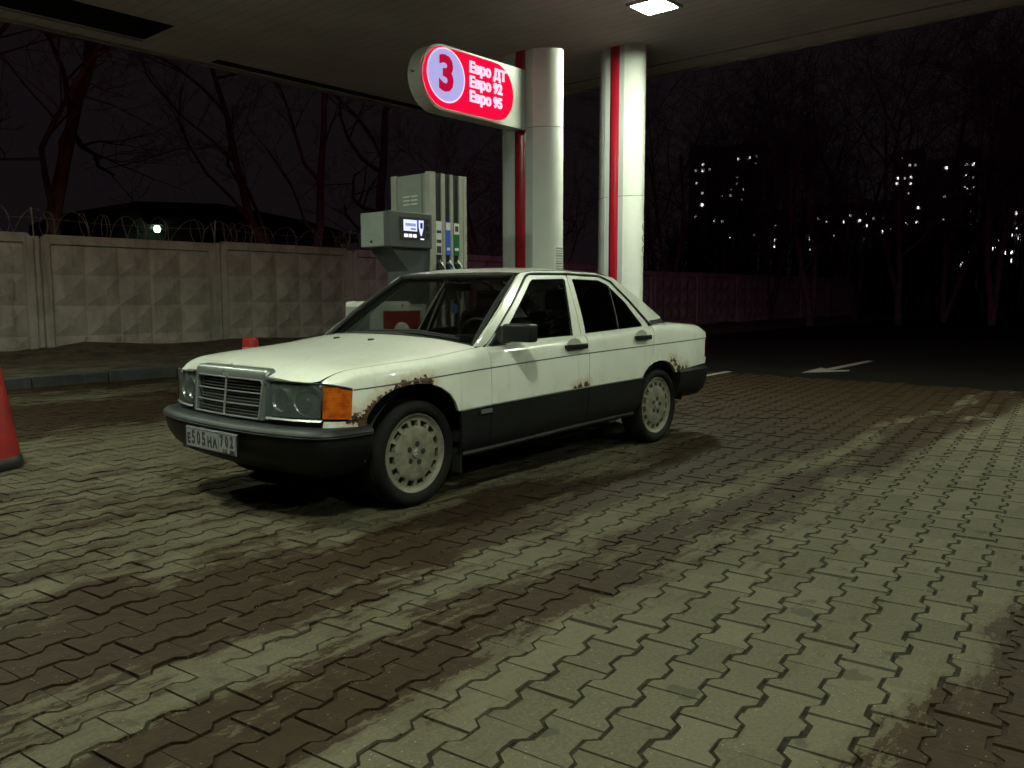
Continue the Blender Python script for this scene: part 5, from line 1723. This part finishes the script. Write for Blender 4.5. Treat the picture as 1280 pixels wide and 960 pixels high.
bm = BM(); box(bm, -.345, -.352, .60, .80, .14, .27); obj('mud_flap', bm, P['rubber'], car)

# ---- cabin
bm = BM(); box(bm, -.98, -.50, -.68, .68, .66, .90, bev=.05, seg=3); obj('dashboard', bm, P['inter'], car, sm=True)
bm = BM(); box(bm, -.95, -.62, .20, .54, .88, .935, bev=.03, seg=2); obj('instrument_hood', bm, P['inter'], car, sm=True)
bm = BM()
c0 = Vector((-1.06, .36, .86))
ax = Vector((-.90, 0, .42)).normalized(); u_ = Vector((0, 1, 0)); v_ = ax.cross(u_)
tube(bm, [c0 + (u_ * math.cos(2 * PI * k / 28) + v_ * math.sin(2 * PI * k / 28)) * .195 for k in range(29)], .014, 8, cap=False)
for a in (PI * .05, PI * .95, -PI / 2):
    tube(bm, [c0, c0 + (u_ * math.cos(a) + v_ * math.sin(a)) * .19], .016, 6)
obj('steering_wheel', bm, P['rubber'], car, sm=True)
for sy in (.36, -.36):
    bm = BM(); box(bm, -1.75, -1.20, sy - .25, sy + .25, .36, .56, bev=.05, seg=3); obj('front_seat', bm, P['seat'], car, sm=True)
    bm = BM(); box(bm, -.07, .07, sy - .24, sy + .24, 0, .58, bev=.05, seg=3)
    for v in bm.verts: v.co = (v.co.x - 1.70 - v.co.z * .30, v.co.y, v.co.z + .50)
    obj('seat_back', bm, P['seat'], car, sm=True)
    bm = BM(); box(bm, -1.95, -1.86, sy - .12, sy + .12, 1.08, 1.24, bev=.035, seg=3); obj('headrest', bm, P['seat'], car, sm=True)
bm = BM(); box(bm, -2.45, -2.05, -.64, .64, .40, .60, bev=.05, seg=2); box(bm, -2.62, -2.45, -.62, .62, .45, .98, bev=.05, seg=2); obj('rear_seat', bm, P['seat'], car, sm=True)
bm = BM(); box(bm, -1.19, -1.16, -.13, .11, 1.225, 1.285, bev=.012, seg=2); tube(bm, [(-1.17, 0, 1.28), (-1.14, 0, 1.335)], .008, 6); obj('rear_view_mirror', bm, P['rubber'], car, sm=True)
bm = BM(); lathe(bm, [(0, -.002), (.036, -.002), (.036, .002), (0, .002)], lambda a, b, h: (-1.15 + h, -.02 + a, 1.10 + b), 20); tube(bm, [(-1.15, -.02, 1.14), (-1.165, 0, 1.23)], .0015, 4); obj('hanging_air_freshener', bm, P['bluedisc'], car)

# ---- mirrors, wipers, washer jets, sticker on the wing
for sd in (1,):
    bm = BM()
    prism(bm, [(-.628, .888), (-.80, .900), (-.80, 1.005), (-.765, 1.002)], lambda a, b, d: (a, sd * (gy(a, b) + d), b), .002, .028)
    mb = obj('mirror_base', bm, P['bump'], car)
    bm = BM()
    box(bm, -.06, .055, -.115, .115, -.054, .056, bev=.016, seg=3)
    for v in bm.verts:
        x, y, z = v.co
        taper = 1 - .20 * (y + .115) / .23 if x < 0 else 1 - .34 * (y + .115) / .23
        v.co = (-.735 + x * taper - .10 * (y + .115) * .6, sd * (.935 + y * .86), .965 + z)
    obj('mirror_housing', bm, P['bump'], mb, sm=True)
    bm = BM()
    box(bm, -.815, -.811, min(sd * .86, sd * 1.01), max(sd * .86, sd * 1.01), .925, 1.005)
    obj('mirror_glass', bm, P['chrome'], mb)
bm = BM()
tube(bm, [(-.415, .02, .955), (-.455, .30, .962), (-.52, .62, .930)], [.010, .008, .005], 6)
tube(bm, [(-.425, -.10, .967), (-.47, .30, .976), (-.515, .60, .942)], .006, 6)
obj('wiper', bm, P['rubber'], car, sm=True)
for y in (-.17, .17):
    x = -.20
    bm = BM(); box(bm, x - .022, x + .018, y - .012, y + .012, 0, .014, bev=.004)
    zz = tab(ZR, x) - .014
    for v in bm.verts: v.co.z += zz + .008
    obj('washer_jet', bm, P['rubber'], car)
